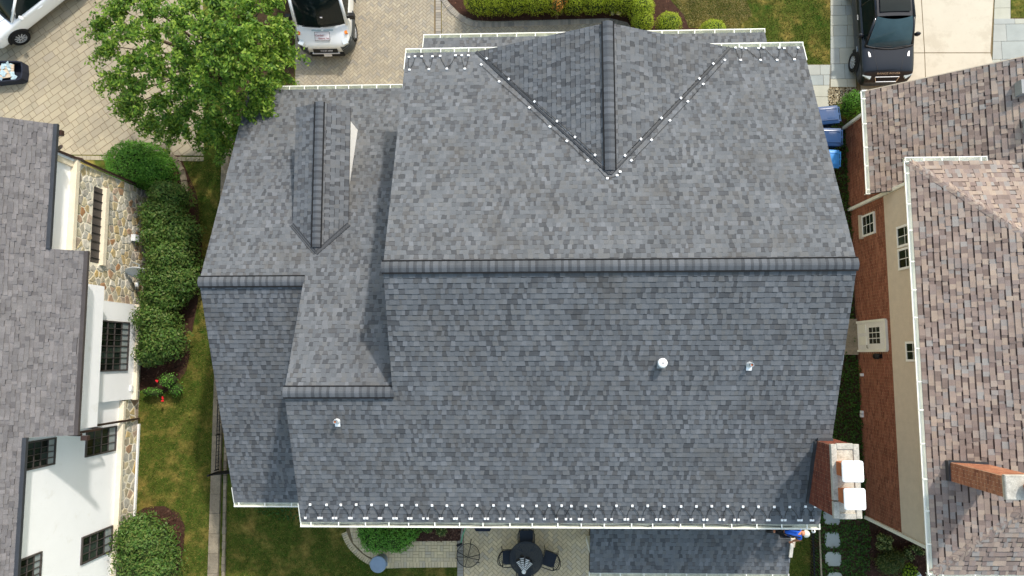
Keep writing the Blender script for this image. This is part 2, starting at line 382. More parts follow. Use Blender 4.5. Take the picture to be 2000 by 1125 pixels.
def gutter(house, p, q, out, hang=.48, jit=.12, inner='gutter_inside'):
    p, q, o = Vector(p), Vector(q), Vector(out).normalized(); z = Vector((0, 0, 1)); d = (q-p).normalized()
    prof = [(.005, -.015), (.005, -.13), (.085, -.13), (.12, -.05), (.122, -.004), (.15, -.004), (.15, -.02), (.138, -.055), (.1, -.145), (-.008, -.145), (-.008, -.015)]
    mb = MB(); V = [p+o*a+z*b for a, b in prof]+[q+o*a+z*b for a, b in prof]; k = len(prof)
    mb.add(V, [(i, (i+1) % k, k+(i+1) % k, k+i) for i in range(3)], mi=1)
    mb.add(V, [(i, (i+1) % k, k+(i+1) % k, k+i) for i in range(3, k)]+[tuple(range(k-1, -1, -1)), tuple(range(k, 2*k))])
    for e in (p+d*.01, q-d*.01):
        mb.box(e+o*.07-z*.075, (.02, .15, .14), rz=math.atan2(o.y, o.x)-math.pi/2)
    g = mb.build('gutter', [MATS['gutter_white'], MATS[inner]], house)
    L = (q-p).length; x = U(.1, hang)
    while x < L-.1:
        c = p+d*x; MB().beam(c+o*.0+z*.004, c+o*.145+z*.004, .03, .012).build('gutter_hanger', MATS['gutter_white'], g)
        x += hang+U(-jit, jit)
    return g

# ================================================================== the dark-roofed house
X0, X1, X2, X3 = -3.68, 7.72, -6.52, -9.52
Yr, Zr, Yf, Zf, Yb, Zb = 2.153, 9.171, 8.756, 6.511, -4.588, 6.202
Ym, Zm = -.937, 7.81
Yw, Zw, Ywf, Zwf, Ywb, Zwb = 2.114, 6.506, 8.846, 3.629, -4.601, 3.601
house = thing('dark_roofed_house', 'large house in the middle with dark grey shingle roofs and white gutters', 'house', (2, 2, 0))
# walls
w = MB()
def gable_block(mb, xa, xb, prof):
    k = len(prof); V = [(xa, y, z) for y, z in prof]+[(xb, y, z) for y, z in prof]
    mb.add(V, [tuple(range(k)), tuple(range(2*k-1, k-1, -1))]+[(i+k, (i+1) % k+k, (i+1) % k, i) for i in range(k)])
gable_block(w, X0+.3, X1-.3, [(Yf-.45, 0), (Yf-.45, Zf-.05), (Yr, Zr-.22), (Yb+.45, Zb-.05), (Yb+.45, 0)])
gable_block(w, X2+.25, X0+.31, [(Ywf-.45, 0), (Ywf-.45, Zwf-.05), (Ym, Zm-.22), (Yb+.45, Zb-.05), (Yb+.45, 0)])
gable_block(w, X3+.25, X2+.26, [(Ywf-.452, 0), (Ywf-.452, Zwf-.05), (Yw, Zw-.22), (Ywb+.45, Zwb-.05), (Ywb+.45, 0)])
w.build('wall', MATS['stucco_cream'], house)
dk = MB()
deck(dk, [(X0, Yf, Zf), (X1, Yf, Zf), (X1, Yr, Zr), (X0, Yr, Zr)])
deck(dk, [(X0, Yb, Zb), (X1, Yb, Zb), (X1, Yr, Zr), (X0, Yr, Zr)])
deck(dk, [(X2, Yb, Zb), (X0, Yb, Zb), (X0, Ym, Zm), (X2, Ym, Zm)])
deck(dk, [(X2, Ywf, Zwf), (X0+.3, Ywf, Zwf), (X0+.3, Ym, Zm), (X2, Ym, Zm)])
deck(dk, [(X3, Ywf, Zwf), (X2, Ywf, Zwf), (X2, Yw, Zw), (X3, Yw, Zw)])
deck(dk, [(X3, Ywb, Zwb), (X2+.3, Ywb, Zwb), (X2+.3, Yw, Zw), (X3, Yw, Zw)])
XC, YA, ZC = 1.99, 4.67, 8.16                # cross gable ridge
VL, VR = -1.63, 5.64
zmain = lambda y: Zr+(y-Yr)*(Zf-Zr)/(Yf-Yr)
sL = (ZC-zmain(Yf))/(XC-VL); sR = (ZC-zmain(Yf))/(VR-XC)
deck(dk, [(VL, Yf, Zf+.01), (XC, YA, ZC+.01), (XC, Yf, ZC+.01)], .1)
deck(dk, [(VR, Yf, Zf+.01), (XC, Yf, ZC+.01), (XC, YA, ZC+.01)], .1)
# front pent roof and rear porch roof
PX0, PX1, PY0, PZ0, PY1, PZ1 = -3.62, 7.62, 10.52, 3.7, 8.3, 4.6
QX0, QX1, QY0, QZ0, QY1, QZ1 = 1.69, 7.87, -6.8, 3.2, -4.14, 4.2
deck(dk, [(PX0, PY0, PZ0), (PX1, PY0, PZ0), (PX1, PY1, PZ1), (PX0, PY1, PZ1)])
deck(dk, [(QX0, QY0, QZ0), (QX1, QY0, QZ0), (QX1, QY1, QZ1), (QX0, QY1, QZ1)])
roof = dk.build('roof', MATS['deck_dark'], house)
def slope_len(y0, z0, y1, z1): return math.hypot(y1-y0, z1-z0)
T = []
EX = .139; A = dict(expo=EX, wmin=.085, wmax=.16, hi=.016, lo=.009, alt=True); AF = dict(A, expo=.128)
tf = slope_len(Yf, Zf, Yr, Zr); ta = tf*(Yf-YA)/(Yf-Yr)
td = Vector((0, Yr-Yf, Zr-Zf)); sd = (-1, 0, 0)     # looking up the slope from the north: s runs towards -x
sx = lambda x: X1-x
T += tabs((X1, Yf, Zf), sd, td, [[(sx(X1), 0), (sx(VR), 0), (sx(XC), ta), (sx(XC), tf), (sx(X1), tf)], [(sx(VL), 0), (sx(X0), 0), (sx(X0), tf), (sx(XC), tf), (sx(XC), ta)]], **AF)
tr = slope_len(Yb, Zb, Yr, Zr); tm = tr*(Ym-Yb)/(Yr-Yb); td = Vector((0, Yr-Yb, Zr-Zb))
T += tabs((X2, Yb, Zb), (1, 0, 0), td, [[(0, 0), (X0-X2, 0), (X0-X2, tm), (0, tm)], [(X0-X2, 0), (X1-X2, 0), (X1-X2, tr), (X0-X2, tr)]], **A)
tw = slope_len(Ywf, Zwf, Ym, Zm); tq = tw*(Ywf-Yw)/(Ywf-Ym); td = Vector((0, Ym-Ywf, Zm-Zwf))
T += tabs((X0+.3, Ywf, Zwf), (-1, 0, 0), td, [[(0, 0), (X0+.3-X2, 0), (X0+.3-X2, tw), (0, tw)], [(X0+.3-X2, 0), (X0+.3-X3, 0), (X0+.3-X3, tq), (X0+.3-X2, tq)]], **AF)
t2 = slope_len(Ywb, Zwb, Yw, Zw)
T += tabs((X3, Ywb, Zwb), (1, 0, 0), (0, Yw-Ywb, Zw-Zwb), [[(0, 0), (X2+.28-X3, 0), (X2+.28-X3, t2), (0, t2)]], **A)
# cross gable: s along y
lc = slope_len(VL, Zf, XC, ZC); dpt = Yf-YA
T += tabs((VL, Yf, Zf+.02), (0, -1, 0), (XC-VL, 0, ZC-Zf), [[(0, 0), (dpt, lc), (0, lc)]], **A)
lc2 = slope_len(VR, Zf, XC, ZC)
T += tabs((VR, YA, Zf+.02), (0, 1, 0), (XC-VR, 0, ZC-Zf), [[(dpt, 0), (dpt, lc2), (0, lc2)]], **A)
T += tabs((PX1, PY0, PZ0), (-1, 0, 0), (0, PY1-PY0, PZ1-PZ0), [[(0, 0), (PX1-PX0, 0), (PX1-PX0, 1.7), (0, 1.7)]], **A)
TP = tabs((QX0, QY0, QZ0), (1, 0, 0), (0, QY1-QY0, QZ1-QZ0), [[(0, 0), (QX1-QX0, 0), (QX1-QX0, 2.8), (0, 2.8)]], **A)
T += TP
# dormer on the wing
dormer = MB(); DX, DYf, DYa, DZ, DH, DS = -6.30, 7.45, 2.95, 6.15, .82, .46
zwing = lambda y: Zwf+(y-Ywf)*(Zm-Zwf)/(Ym-Ywf)
ze = DZ-DS*DH; yv = Ywf+(ze-Zwf)*(Ym-Ywf)/(Zm-Zwf)
dw = .68
dormer.add([(DX-dw, DYf-.25, zwing(DYf-.25)-.1), (DX+dw, DYf-.25, zwing(DYf-.25)-.1), (DX+dw, DYf-.25, DZ-DS*dw-.08), (DX, DYf-.25, DZ-.08), (DX-dw, DYf-.25, DZ-DS*dw-.08),
            (DX-dw, 3.9, DZ-DS*dw-.08), (DX+dw, 3.9, DZ-DS*dw-.08), (DX, 3.9, DZ-.08), (DX-dw, 3.9, zwing(3.9)-.2), (DX+dw, 3.9, zwing(3.9)-.2)],
           [(4, 3, 2, 1, 0), (1, 2, 6, 9), (0, 8, 5, 4), (2, 3, 7, 6), (3, 4, 5, 7)])
dor = dormer.build('dormer', MATS['stucco_white'], house)
dd = MB()
deck(dd, [(DX+DH, DYf, ze), (DX, DYf, DZ), (DX, DYa, DZ), (DX+DH, yv, ze)], .06)
deck(dd, [(DX-DH, DYf, ze), (DX-DH, yv, ze), (DX, DYa, DZ), (DX, DYf, DZ)], .06)
dd.build('dormer_roof', MATS['deck_dark'], dor)
ld = math.hypot(DH, DS*DH)
TD = tabs((DX+DH, yv, ze), (0, 1, 0), (-DH, 0, DS*DH), [[(0, 0), (DYf-yv, 0), (DYf-yv, ld), (DYa-yv, ld)]], **A)
TD += tabs((DX-DH, DYf, ze), (0, -1, 0), (DH, 0, DS*DH), [[(0, 0), (DYf-yv, 0), (DYf-DYa, ld), (0, ld)]], **A)
wd = MB().box((DX, DYf-.245, zwing(DYf)+.75), (.7, .05, .8)).build('dormer_window', MATS['pane_dark'], dor)
MB().box((DX, DYf-.235, zwing(DYf)+.75), (.04, .05, .8)).box((DX, DYf-.235, zwing(DYf)+.75), (.7, .045, .04)).build('muntin', MATS['trim_white'], dor)
T += TD
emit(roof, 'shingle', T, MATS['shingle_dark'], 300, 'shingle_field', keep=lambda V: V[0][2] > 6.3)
# ridges
fm, rm = (0, Yf-Yr, Zf-Zr), (0, Yb-Yr, Zb-Zr)
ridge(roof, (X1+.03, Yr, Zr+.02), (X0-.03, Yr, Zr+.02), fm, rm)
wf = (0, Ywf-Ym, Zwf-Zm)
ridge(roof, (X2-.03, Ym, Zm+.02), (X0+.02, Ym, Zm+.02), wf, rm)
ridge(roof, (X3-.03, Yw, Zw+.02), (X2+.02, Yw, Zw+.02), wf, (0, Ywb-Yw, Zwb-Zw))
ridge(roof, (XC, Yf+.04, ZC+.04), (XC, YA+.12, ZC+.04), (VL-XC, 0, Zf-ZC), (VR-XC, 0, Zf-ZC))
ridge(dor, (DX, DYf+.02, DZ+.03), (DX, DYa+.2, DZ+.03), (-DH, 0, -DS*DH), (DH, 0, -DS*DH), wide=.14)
# valleys
def valley(parent, p, q, na, nb, wv=.05, lift=.02):
    p, q = Vector(p), Vector(q); d = (q-p).normalized(); a, b = Vector(na), Vector(nb)
    a = (a-d*a.dot(d)).normalized(); b = (b-d*b.dot(d)).normalized(); u = Vector((0, 0, lift)); mb = MB()
    off = [a*wv+u, a*wv*.9+u*1.4, a*.03+u*1.1, u*2.0, b*.03+u*1.1, b*wv*.9+u*1.4, b*wv+u]
    k = len(off); V = [p+o for o in off]+[q+o for o in off]
    mb.add(V, [(j, j+1, k+j+1, k+j) for j in range(k-1)]); mb.build('valley_flashing', MATS['valley_metal'], parent)
valley(roof, (VL, Yf, Zf+.01), (XC, YA, ZC+.01), (XC-VL, 0, ZC-Zf), (-1, 0, 0))
valley(roof, (VR, Yf, Zf+.01), (XC, YA, ZC+.01), (XC-VR, 0, ZC-Zf), (1, 0, 0))
valley(dor, (DX-DH-.03, yv+.04, ze+.0), (DX, DYa, DZ), (DH, 0, DS*DH), (-1, 0, 0), .07)
valley(dor, (DX+DH+.03, yv+.04, ze+.0), (DX, DYa, DZ), (-DH, 0, DS*DH), (1, 0, 0), .07)
# gutters
gutter(house, (X0-.02, Yf, Zf+.0), (VL+.75, Yf, Zf+.0), (0, 1, 0))
gutter(house, (VR-.65, Yf, Zf), (X1+.02, Yf, Zf), (0, 1, 0))
gutter(house, (X2-.02, Yb, Zb), (X1+.02, Yb, Zb), (0, -1, 0), hang=.66)
gutter(house, (X3-.02, Ywf, Zwf), (X0-.0, Ywf, Zwf), (0, 1, 0), hang=.5)
gutter(house, (X3-.02, Ywb, Zwb), (X2+.28, Ywb, Zwb), (0, -1, 0), hang=.8)
gutter(house, (PX0-.02, PY0, PZ0), (PX1+.02, PY0, PZ0), (0, 1, 0), hang=.62)
gutter(house, (QX0-.02, QY0, QZ0), (QX1+.02, QY0, QZ0), (0, -1, 0), hang=.7)
tr_ = MB()
for (x, y0, z0, y1, z1) in ((X0-.012, Yf, Zf, Yf-.6, Zf+.24), (X1+.012, Yf, Zf, Yf-.5, Zf+.2), (X2-.012, Yb, Zb, Yb+.55, Zb+.24), (X3-.012, Ywb, Zwb, Ywb+.5, Zwb+.21), (PX0-.012, PY0, PZ0, PY0-.4, PZ0+.16)):
    tr_.beam((x, y0, z0-.03), (x, y1, z1-.03), .02, .1)
tr_.build('rake_trim', MATS['gutter_white'], house)
# porch and pent posts
pp = MB()
for x in (QX0+.2, 4.8, QX1-.3): pp.box((x, QY0+.25, 1.55), (.16, .16, 3.1))
for x in (PX0+.2, .4, 3.6, PX1-.3): pp.box((x, PY0-.25, 1.8), (.2, .2, 3.6))
pp.box(((QX0+QX1)/2, QY0+.25, 3.06), (QX1-QX0-.2, .14, .16)).box(((PX0+PX1)/2, PY0-.25, 3.56), (PX1-PX0-.2, .16, .18))
pp.build('porch_post', MATS['trim_white'], house)
# roof vents
zrear = lambda y: Zr+(y-Yr)*(Zb-Zr)/(Yb-Yr)
nrm = Vector((0, -(Zr-Zb), (Yr-Yb))).normalized()
def flash(x, y, sx_, sy_):
    z = zrear(y); dz = (Zr-Zb)/(Yr-Yb)
    V = [(x-sx_, y-sy_, z-dz*sy_+.022), (x+sx_, y-sy_, z-dz*sy_+.022), (x+sx_, y+sy_, z+dz*sy_+.022), (x-sx_, y+sy_, z+dz*sy_+.022)]
    return V
vx, vy = 3.2, -.2
v = MB().lathe((vx, vy, zrear(vy)-.05), [(.11, 0), (.11, .2), (.105, .22)], 20).build('flue_vent', MATS['galvanised'], house, smooth=False)
c = MB().lathe((vx, vy, zrear(vy)+.16), [(.118, 0), (.122, .03), (.1, .06), (.05, .075), (.02, .08)], 22).build('vent_cap', MATS['clip_white'], v, smooth=True)
MB().lathe((vx, vy, zrear(vy)+.24), [(.02, 0), (.02, .012), (.005, .014)], 10).build('cap_bolt', MATS['brown_metal'], v)
MB().add(flash(vx, vy-.04, .11, .1), [(0, 1, 2, 3)]).build('vent_flashing', MATS['vent_grey'], v)
for px, py in ((5.4, -.25), (-5.2, -1.71)):
    v = MB().lathe((px, py, zrear(py)-.05), [(.05, 0), (.05, .3), (.036, .3), (.034, .2)], 14).build('plumbing_vent', MATS['galvanised'], house)
    MB().lathe((px, py, zrear(py)+.02), [(.085, -.05), (.06, .1), (.052, .13)], 14).build('boot', MATS['dish_grey'], v)
    MB().lathe((px, py, zrear(py)+.2), [(.034, 0), (.033, .02)], 12).build('pipe_opening', MATS['terracotta'], v)
    MB().add(flash(px, py-.05, .07, .1), [(0, 1, 2, 3)]).build('vent_flashing', MATS['clip_white'], v)
# chimney
CX0, CX1, CY0, CY1, CZ0, CZ1 = 7.33, 7.93, -3.96, -2.24, 5.4, 8.12
ch = MB().box(((CX0+CX1)/2, (CY0+CY1)/2, CZ1/2), (CX1-CX0+.008, CY1-CY0+.008, CZ1-.02)).build('chimney', MATS['brick_mortar'], house)
def bricks_on(face, a0, a1, z0, z1, c, nrmv, bl=.2, bh=.062, jt=.011, th=.022):
    """bricks in running bond on a vertical face; face 'x' = plane x=c spanning y, 'y' = plane y=c spanning x"""
    out = []; z = z0; r = 0
    while z+bh <= z1+.001:
        a = a0-(bl+jt)/2*(r % 2)
        while a < a1-.01:
            b0, b1 = max(a, a0), min(a+bl, a1)
            if b1-b0 > .02:
                t = rng.random(); o = nrmv*U(-.002, .002)
                cen = (c+o, (b0+b1)/2, z+bh/2) if face == 'x' else ((b0+b1)/2, c+o, z+bh/2)
                size = (th, b1-b0, bh) if face == 'x' else (b1-b0, th, bh)
                mb = MB().box(cen, size); out.append((mb.v, mb.f, t, (b1-b0)*bh*(3 if nrmv*(0 if face == 'y' else 1) < 0 else 1)))
            a += bl+jt
        z += bh+jt; r += 1
    return out
B = []
B += bricks_on('x', CY0, CY1, 5.9, CZ1-.03, CX0, -1)
B += bricks_on('y', CX0+.012, CX1-.012, 5.9, CZ1-.03, CY0, -1)
B += bricks_on('y', CX0+.012, CX1-.012, 5.9, CZ1-.03, CY1, 1)
B += bricks_on('x', CY0, CY1, 5.9, CZ1-.03, CX1, 1)
emit(ch, 'brick', [b for b in B if True], MATS['brick_red'], 300, 'brickwork', keep=lambda V: V[0][2] > zrear(V[0][1])-.05 and (V[0][0] < CX1-.1))
cw, cd = CX1-CX0+.08, CY1-CY0+.1; cxm, cym = (CX0+CX1)/2, (CY0+CY1)/2
MB().box((cxm, cym, CZ1+.04), (cw-.24, cd-.24, .075)).build('crown_bed', MATS['crown_mortar'], ch)
for (x, y, a, b) in ((cxm-cw/2+.07, cym+.22, .14, cd*.74), (cxm-cw/2+.07, cym-cd*.38, .14, cd*.22), (cxm+cw/2-.07, cym, .138, cd*.98), (cxm, cym+cd/2-.07, cw-.29, .14), (cxm, cym-cd/2+.075, cw-.29, .14)):
    mbp = MB(); V, F, t, _ = boxpiece((x, y, CZ1+.06), (a, b, .1), 0, .5, .008); mbp.add(V, F, .5).build('coping_slab', MATS['concrete_cap'], ch)
for i, (u_, v_) in enumerate(((1666, 921), (1670, 975))):
    c = at(u_, v_, 8.78)
    f_ = MB().box((c.x, c.y, 8.38), (.32, .32, .5), tint=.5).box((c.x, c.y, 8.66), (.36, .36, .08)).build('flue_tile', MATS['terracotta'], ch)
    mbp = MB(); s_ = .25; k = .05
    poly = []
    for sx_, sy_, a0 in ((1, 1, 0), (-1, 1, 90), (-1, -1, 180), (1, -1, 270)):
        for da in (0, 30, 60, 90):
            poly.append((c.x+sx_*(s_-k)+k*math.cos(R(a0+da)), c.y+sy_*(s_-k)+k*math.sin(R(a0+da))))
    mbp.prism(poly, 8.74, 8.78); mbp.prism([(c.x+(p[0]-c.x)*.93, c.y+(p[1]-c.y)*.93) for p in poly], 8.78, 8.80).build('flue_cap', MATS['clip_white'], ch)
    ml = MB()
    for a, b in ((-.15, -.15), (.15, -.15), (.15, .15), (-.15, .15)): ml.box((c.x+a, c.y+b, 8.71), (.02, .02, .08))
    ml.build('cap_leg', MATS['galvanised'], ch)
MB().beam((CX0-.035, CY0, zrear(CY0)+.03), (CX0-.035, CY1, zrear(CY1)+.03), .07, .12).beam((CX0, CY1+.04, zrear(CY1)+.06), (X1, CY1+.04, zrear(CY1)+.06), .08, .1).build('step_flashing', MATS['valley_metal'], ch)

# ------------------------------------------------------------------ roof heating cables
def clipbox(parent, p, n, rz=0.0, s=.062):
    nz = Vector(n).normalized(); x = Vector((math.cos(rz), math.sin(rz), 0)); x = (x-nz*x.dot(nz)).normalized(); y = nz.cross(x)
    M3 = Matrix((x, y, nz)).transposed()
    MB().box(Vector(p)+nz*.03, (s, s*.9, .03), M=M3).build('clip', MATS['clip_white'], parent)
def sag(p, q, n, bow=0.0, k=6):
    p, q = Vector(p), Vector(q); out = []
    for i in range(k+1):
        t = i/k; out.append(p.lerp(q, t)+Vector(n)*.035+Vector((bow*math.sin(math.pi*t), 0, 0)))
    return out
nR = Vector((0, -(Zr-Zb), Yr-Yb)).normalized(); nF = Vector((0, Zr-Zf, Yf-Yr)).normalized()
hc = thing('roof_heating_cable', 'black heating cable looped in zigzags along the rear eave with white clips', 'heating cable', (0, Yb, Zb))
TOPS = [606, 638, 666, 696, 726, 755, 785, 814, 844, 873, 903, 932, 964, 993, 1021, 1048, 1073, 1097, 1116, 1144, 1169, 1204, 1235, 1265, 1297, 1330, 1360, 1390, 1421, 1451, 1481, 1512, 1542, 1573, 1592]
def onR(u, y): return Vector((at(u, 1000, zrear(y)).x, y, zrear(y)))
path = []
for i, u in enumerate(TOPS):
    yt = Yb+.52+U(-.01, .01); yb_ = Yb+.13; p = onR(u, yt); clipbox(hc, p, nR)
    l, r_ = onR(u-(8+U(0, 3)), yb_), onR(u+(12+U(0, 6)), yb_)
    for c in (l, r_):
        if c.x < X1-.05: clipbox(hc, c, nR)
    a = sag(l, p, nR, -.05); b = sag(p, r_, nR, .05)
    path += a+(b[1:] if r_.x < X1-.05 else [])
MB().tube(path, .0065, 5).build('cable', MATS['cable_black'], hc)
gut = [Vector((X2+.3+i*.4+U(-.1, .1), Yb-.06+U(-.03, .03), Zb-.02+U(-.02, .01))) for i in range(34)]
MB().tube(gut, .011, 5).build('gutter_cable', MATS['cable_black'], hc)
def onF(u, v):
    d = RT*(u-1000)/FPX+UP*(562.5-v)/FPX+FW; s_ = (Zf-Zr)/(Yf-Yr); t = (Zr-s_*Yr-H)/(d[2]-s_*d[1])
    return Vector((float(d[0]*t), float(d[1]*t), float(H+d[2]*t)))
for label, tops, bots in (('black heating cable zigzag at the front eave left of the valleys', [(799, 113), (811, 112), (824, 112), (845, 112), (860, 111), (890, 110), (902, 110), (915, 110)], [(800, 138), (838, 137), (873, 136), (908, 136)]),
                          ('black heating cable zigzag at the front eave right of the valleys', [(1436, 95), (1448, 95), (1456, 96), (1481, 96), (1491, 95), (1521, 95), (1531, 96), (1558, 95)], [(1446, 119), (1485, 119), (1517, 119), (1551, 118)])):
    hc2 = thing('roof_heating_cable', label, 'heating cable', onF(*tops[0])); path = []
    for p in tops+bots: clipbox(hc2, onF(*p), nF)
    for i in range(4):
        a, b, c = onF(*tops[2*i]), onF(*bots[i]), onF(*tops[2*i+1])
        path += sag(a, b, nF, -.02)+sag(b, c, nF, .03)[1:]
    MB().tube(path, .0065, 5).build('cable', MATS['cable_black'], hc2)
hv = thing('roof_heating_cable', 'black heating cable clipped up and down both valleys of the front gable', 'heating cable', (XC, YA, ZC))
left = [((940, 128), (952, 116)), ((975, 161), (995, 156)), ((1034, 212), (1045, 200)), ((1074, 249), (1089, 238)), ((1107, 277), (1124, 269)), ((1148, 315), (1163, 304))]
right = [((1415, 119), (1391, 126)), ((1373, 166), (1364, 155)), ((1343, 200), (1328, 193)), ((1308, 237), (1290, 232)), ((1272, 275), (1250, 273)), ((1233, 315), (1219, 305))]
def onC(u, v, side):
    d = RT*(u-1000)/FPX+UP*(562.5-v)/FPX+FW; s_ = (ZC-Zf)/(XC-VL) if side < 0 else -(ZC-Zf)/(VR-XC)
    t = (ZC-s_*XC-H)/(d[2]-s_*d[0]); return Vector((float(d[0]*t), float(d[1]*t), float(H+d[2]*t)+.03))
nCL = Vector((-(ZC-Zf), 0, XC-VL)).normalized(); nCR = Vector((ZC-Zf, 0, VR-XC)).normalized()
for lst, side, nn in ((left, -1, nCL), (right, 1, nCR)):
    outp = [onF(*a) for a, b in lst]; inp = [onC(b[0], b[1], side) for a, b in lst]
    for p in outp: clipbox(hv, p, nF, R(45*side))
    for p in inp: clipbox(hv, p, nn, R(45*side))
    MB().tube([p+Vector((0, 0, .035)) for p in outp], .0065, 5).build('cable', MATS['cable_black'], hv)
    MB().tube([p+Vector((0, 0, .035)) for p in inp], .0065, 5).build('cable', MATS['cable_black'], hv)
for p in ((1186, 350), (1205, 344), (1211, 337)): clipbox(hv, onF(*p), nF)
MB().tube([onF(1168, 330)+Vector((0, 0, .03)), onF(1186, 350)+Vector((0, 0, .03)), onF(1205, 344)+Vector((0, 0, .03)), onF(1211, 337)+Vector((0, 0, .03))], .0065, 5).build('cable', MATS['cable_black'], hv)

# ================================================================== the white house on the left
lh = thing('white_house', 'white stucco and fieldstone house on the left with a pale grey roof', 'house', (-18, 0, 0))
WX = -14.82                                   # east wall plane
LS = .6; LZ = lambda x: 6.0-LS*(x+14.33)
eA, eB, eC = -14.33, -13.5, -14.57            # eaves of the three roof sections
yA, yAB, yBC, yE = 6.95, 3.17, -2.3, -9.5
XR = -21.0
w = MB()
w.box(((WX-.06+XR)/2, (6.3+yE+.4)/2, 2.8), (WX-.06-XR, 6.3-yE-.4, 5.6))
lw = w.build('wall', MATS['stucco_white'], lh)
MB().box(((-14.15-16)/2, (2.3-2.25)/2, 4.5), (-14.15+16, 4.55, 2.0)).build('oriel', MATS['stucco_white'], lh)           # upper storey projecting
MB().box((WX+.05, (1.9-1.55)/2, 1.98), (.12, 3.45, 2.95)).build('bay_panel', MATS['stucco_white'], lh)
MB().box((WX+.1, (1.9-1.55)/2, .56), (.3, 3.5, .12)).build('bay_sill', MATS['ledge_cream'], lh)
dk = MB()
def ldeck(x0, x1, y0, y1): deck(dk, [(x1, y0, LZ(x1)), (x1, y1, LZ(x1)), (x0, y1, LZ(x0)), (x0, y0, LZ(x0))], .14)
ldeck(XR, eA, yAB, yA); ldeck(XR, eB, yBC, yAB); ldeck(XR, eC, yE, yBC)
lroof = dk.build('roof', MATS['deck_dark'], lh)
ln = math.hypot(1, LS)
tB = (eB-XR)*ln; oA = (eB-eA)*ln; oC = (eB-eC)*ln
TL = tabs((eB, yE, LZ(eB)), (0, 1, 0), (-1, 0, LS), [[(0, oC), (yBC-yE, oC), (yBC-yE, tB), (0, tB)], [(yBC-yE, 0), (yAB-yE, 0), (yAB-yE, tB), (yBC-yE, tB)], [(yAB-yE, oA), (yA-yE, oA), (yA-yE, tB), (yAB-yE, tB)]],
          expo=.12, wmin=.1, wmax=.22, hi=.034, lo=.014, stagger=.055, skew=.004, band=.14, low=.4)
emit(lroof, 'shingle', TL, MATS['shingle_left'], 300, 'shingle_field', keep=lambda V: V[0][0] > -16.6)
ed = MB()
for x, y0, y1 in ((eA, yAB, yA), (eB, yBC, yAB), (eC, yE, yBC)):
    MB().beam((x+.02, y0, LZ(x)+.01), (x+.02, y1, LZ(x)+.01), .12, .1).build('eave_edge', MATS['valley_metal'] if x != eB else MATS['window_bronze'], lh)
# fieldstone
def stones(parent, y0, y1, z0, z1, size, holes, tname='fieldstone', X=WX):
    ny = max(2, int((y1-y0)/size)); nz = max(1, int((z1-z0)/(size*.9))); seeds = []
    for i in range(ny):
        for j in range(nz):
            seeds.append((y0+(i+.5+U(-.45, .45))*(y1-y0)/ny, z0+(j+.5+(.25 if i % 2 else -.25)*(nz > 1)+U(-.4, .4))*(z1-z0)/nz))
    out = []
    for i, s in enumerate(seeds):
        cell = [(y0, z0), (y1, z0), (y1, z1), (y0, z1)]
        nb = sorted(range(len(seeds)), key=lambda k: (seeds[k][0]-s[0])**2+(seeds[k][1]-s[1])**2)[1:15]
        for k in nb:
            q = seeds[k]; d = math.hypot(q[0]-s[0], q[1]-s[1])
            if d < 1e-4: continue
            nx, nz_ = (q[0]-s[0])/d, (q[1]-s[1])/d; c = d/2-.022
            mx, mz = s[0]+nx*c, s[1]+nz_*c
            a = (mx+nz_*50, mz-nx*50); b = (mx-nz_*50, mz+nx*50)
            # keep the side of s
            big = [a, b, (b[0]-nx*200, b[1]-nz_*200), (a[0]-nx*200, a[1]-nz_*200)]
            cell = clip(cell, big)
            if len(cell) < 3: break
        if len(cell) < 3 or area(cell) < .004: continue
        cy, cz = sum(p[0] for p in cell)/len(cell), sum(p[1] for p in cell)/len(cell)
        if any(h[0] < cy < h[1] and h[2] < cz < h[3] for h in holes): continue
        th = U(.02, .045); k = len(cell)
        V = [(X-.02, p[0], p[1]) for p in cell]+[(X+th-.012, p[0], p[1]) for p in cell]+[(X+th, cy+(p[0]-cy)*.86, cz+(p[1]-cz)*.86) for p in cell]
        F = [tuple(range(2*k, 3*k))]+[(j, (j+1) % k, k+(j+1) % k, k+j) for j in range(k)]+[(k+j, k+(j+1) % k, 2*k+(j+1) % k, 2*k+j) for j in range(k)]
        out.append((V, F, rng.random(), area(cell)))
    return out
sw = MB().box((WX-.055, (6.3+1.9)/2, 2.14), (.13, 4.4, 4.28)).box((WX-.052, (-1.55-9)/2+.2, .5), (.13, 7.9, 1.0)).box((WX-.05, .17, .26), (.128, 3.5, .52)).build('stone_wall', MATS['mortar'], lh)
slot = (3.15, 5.72, 2.86, 3.32)
ST = stones(sw, 1.92, 6.28, .02, 4.26, .27, [(slot[0]-.05, slot[1]+.05, slot[2]-.2, slot[3]+.08)])
ST += stones(sw, -9.2, -1.57, .02, .98, .27, [])+stones(sw, -1.55, 1.9, .02, .5, .25, [])
emit(sw, 'stone', ST, MATS['fieldstone'], 300, 'stonework')
MB().box((WX+.03, (6.32+2.3)/2, 4.36), (.24, 4.04, .16)).build('ledge', MATS['ledge_cream'], lh)
MB().box((WX+.02, (-1.6-9)/2, 1.06), (.2, 7.4, .13)).build('ledge', MATS['ledge_cream'], lh)
MB().box((WX-.03, 6.2, 4.9), (.12, .24, .9)).build('corner_quoin', MATS['ledge_cream'], lh)
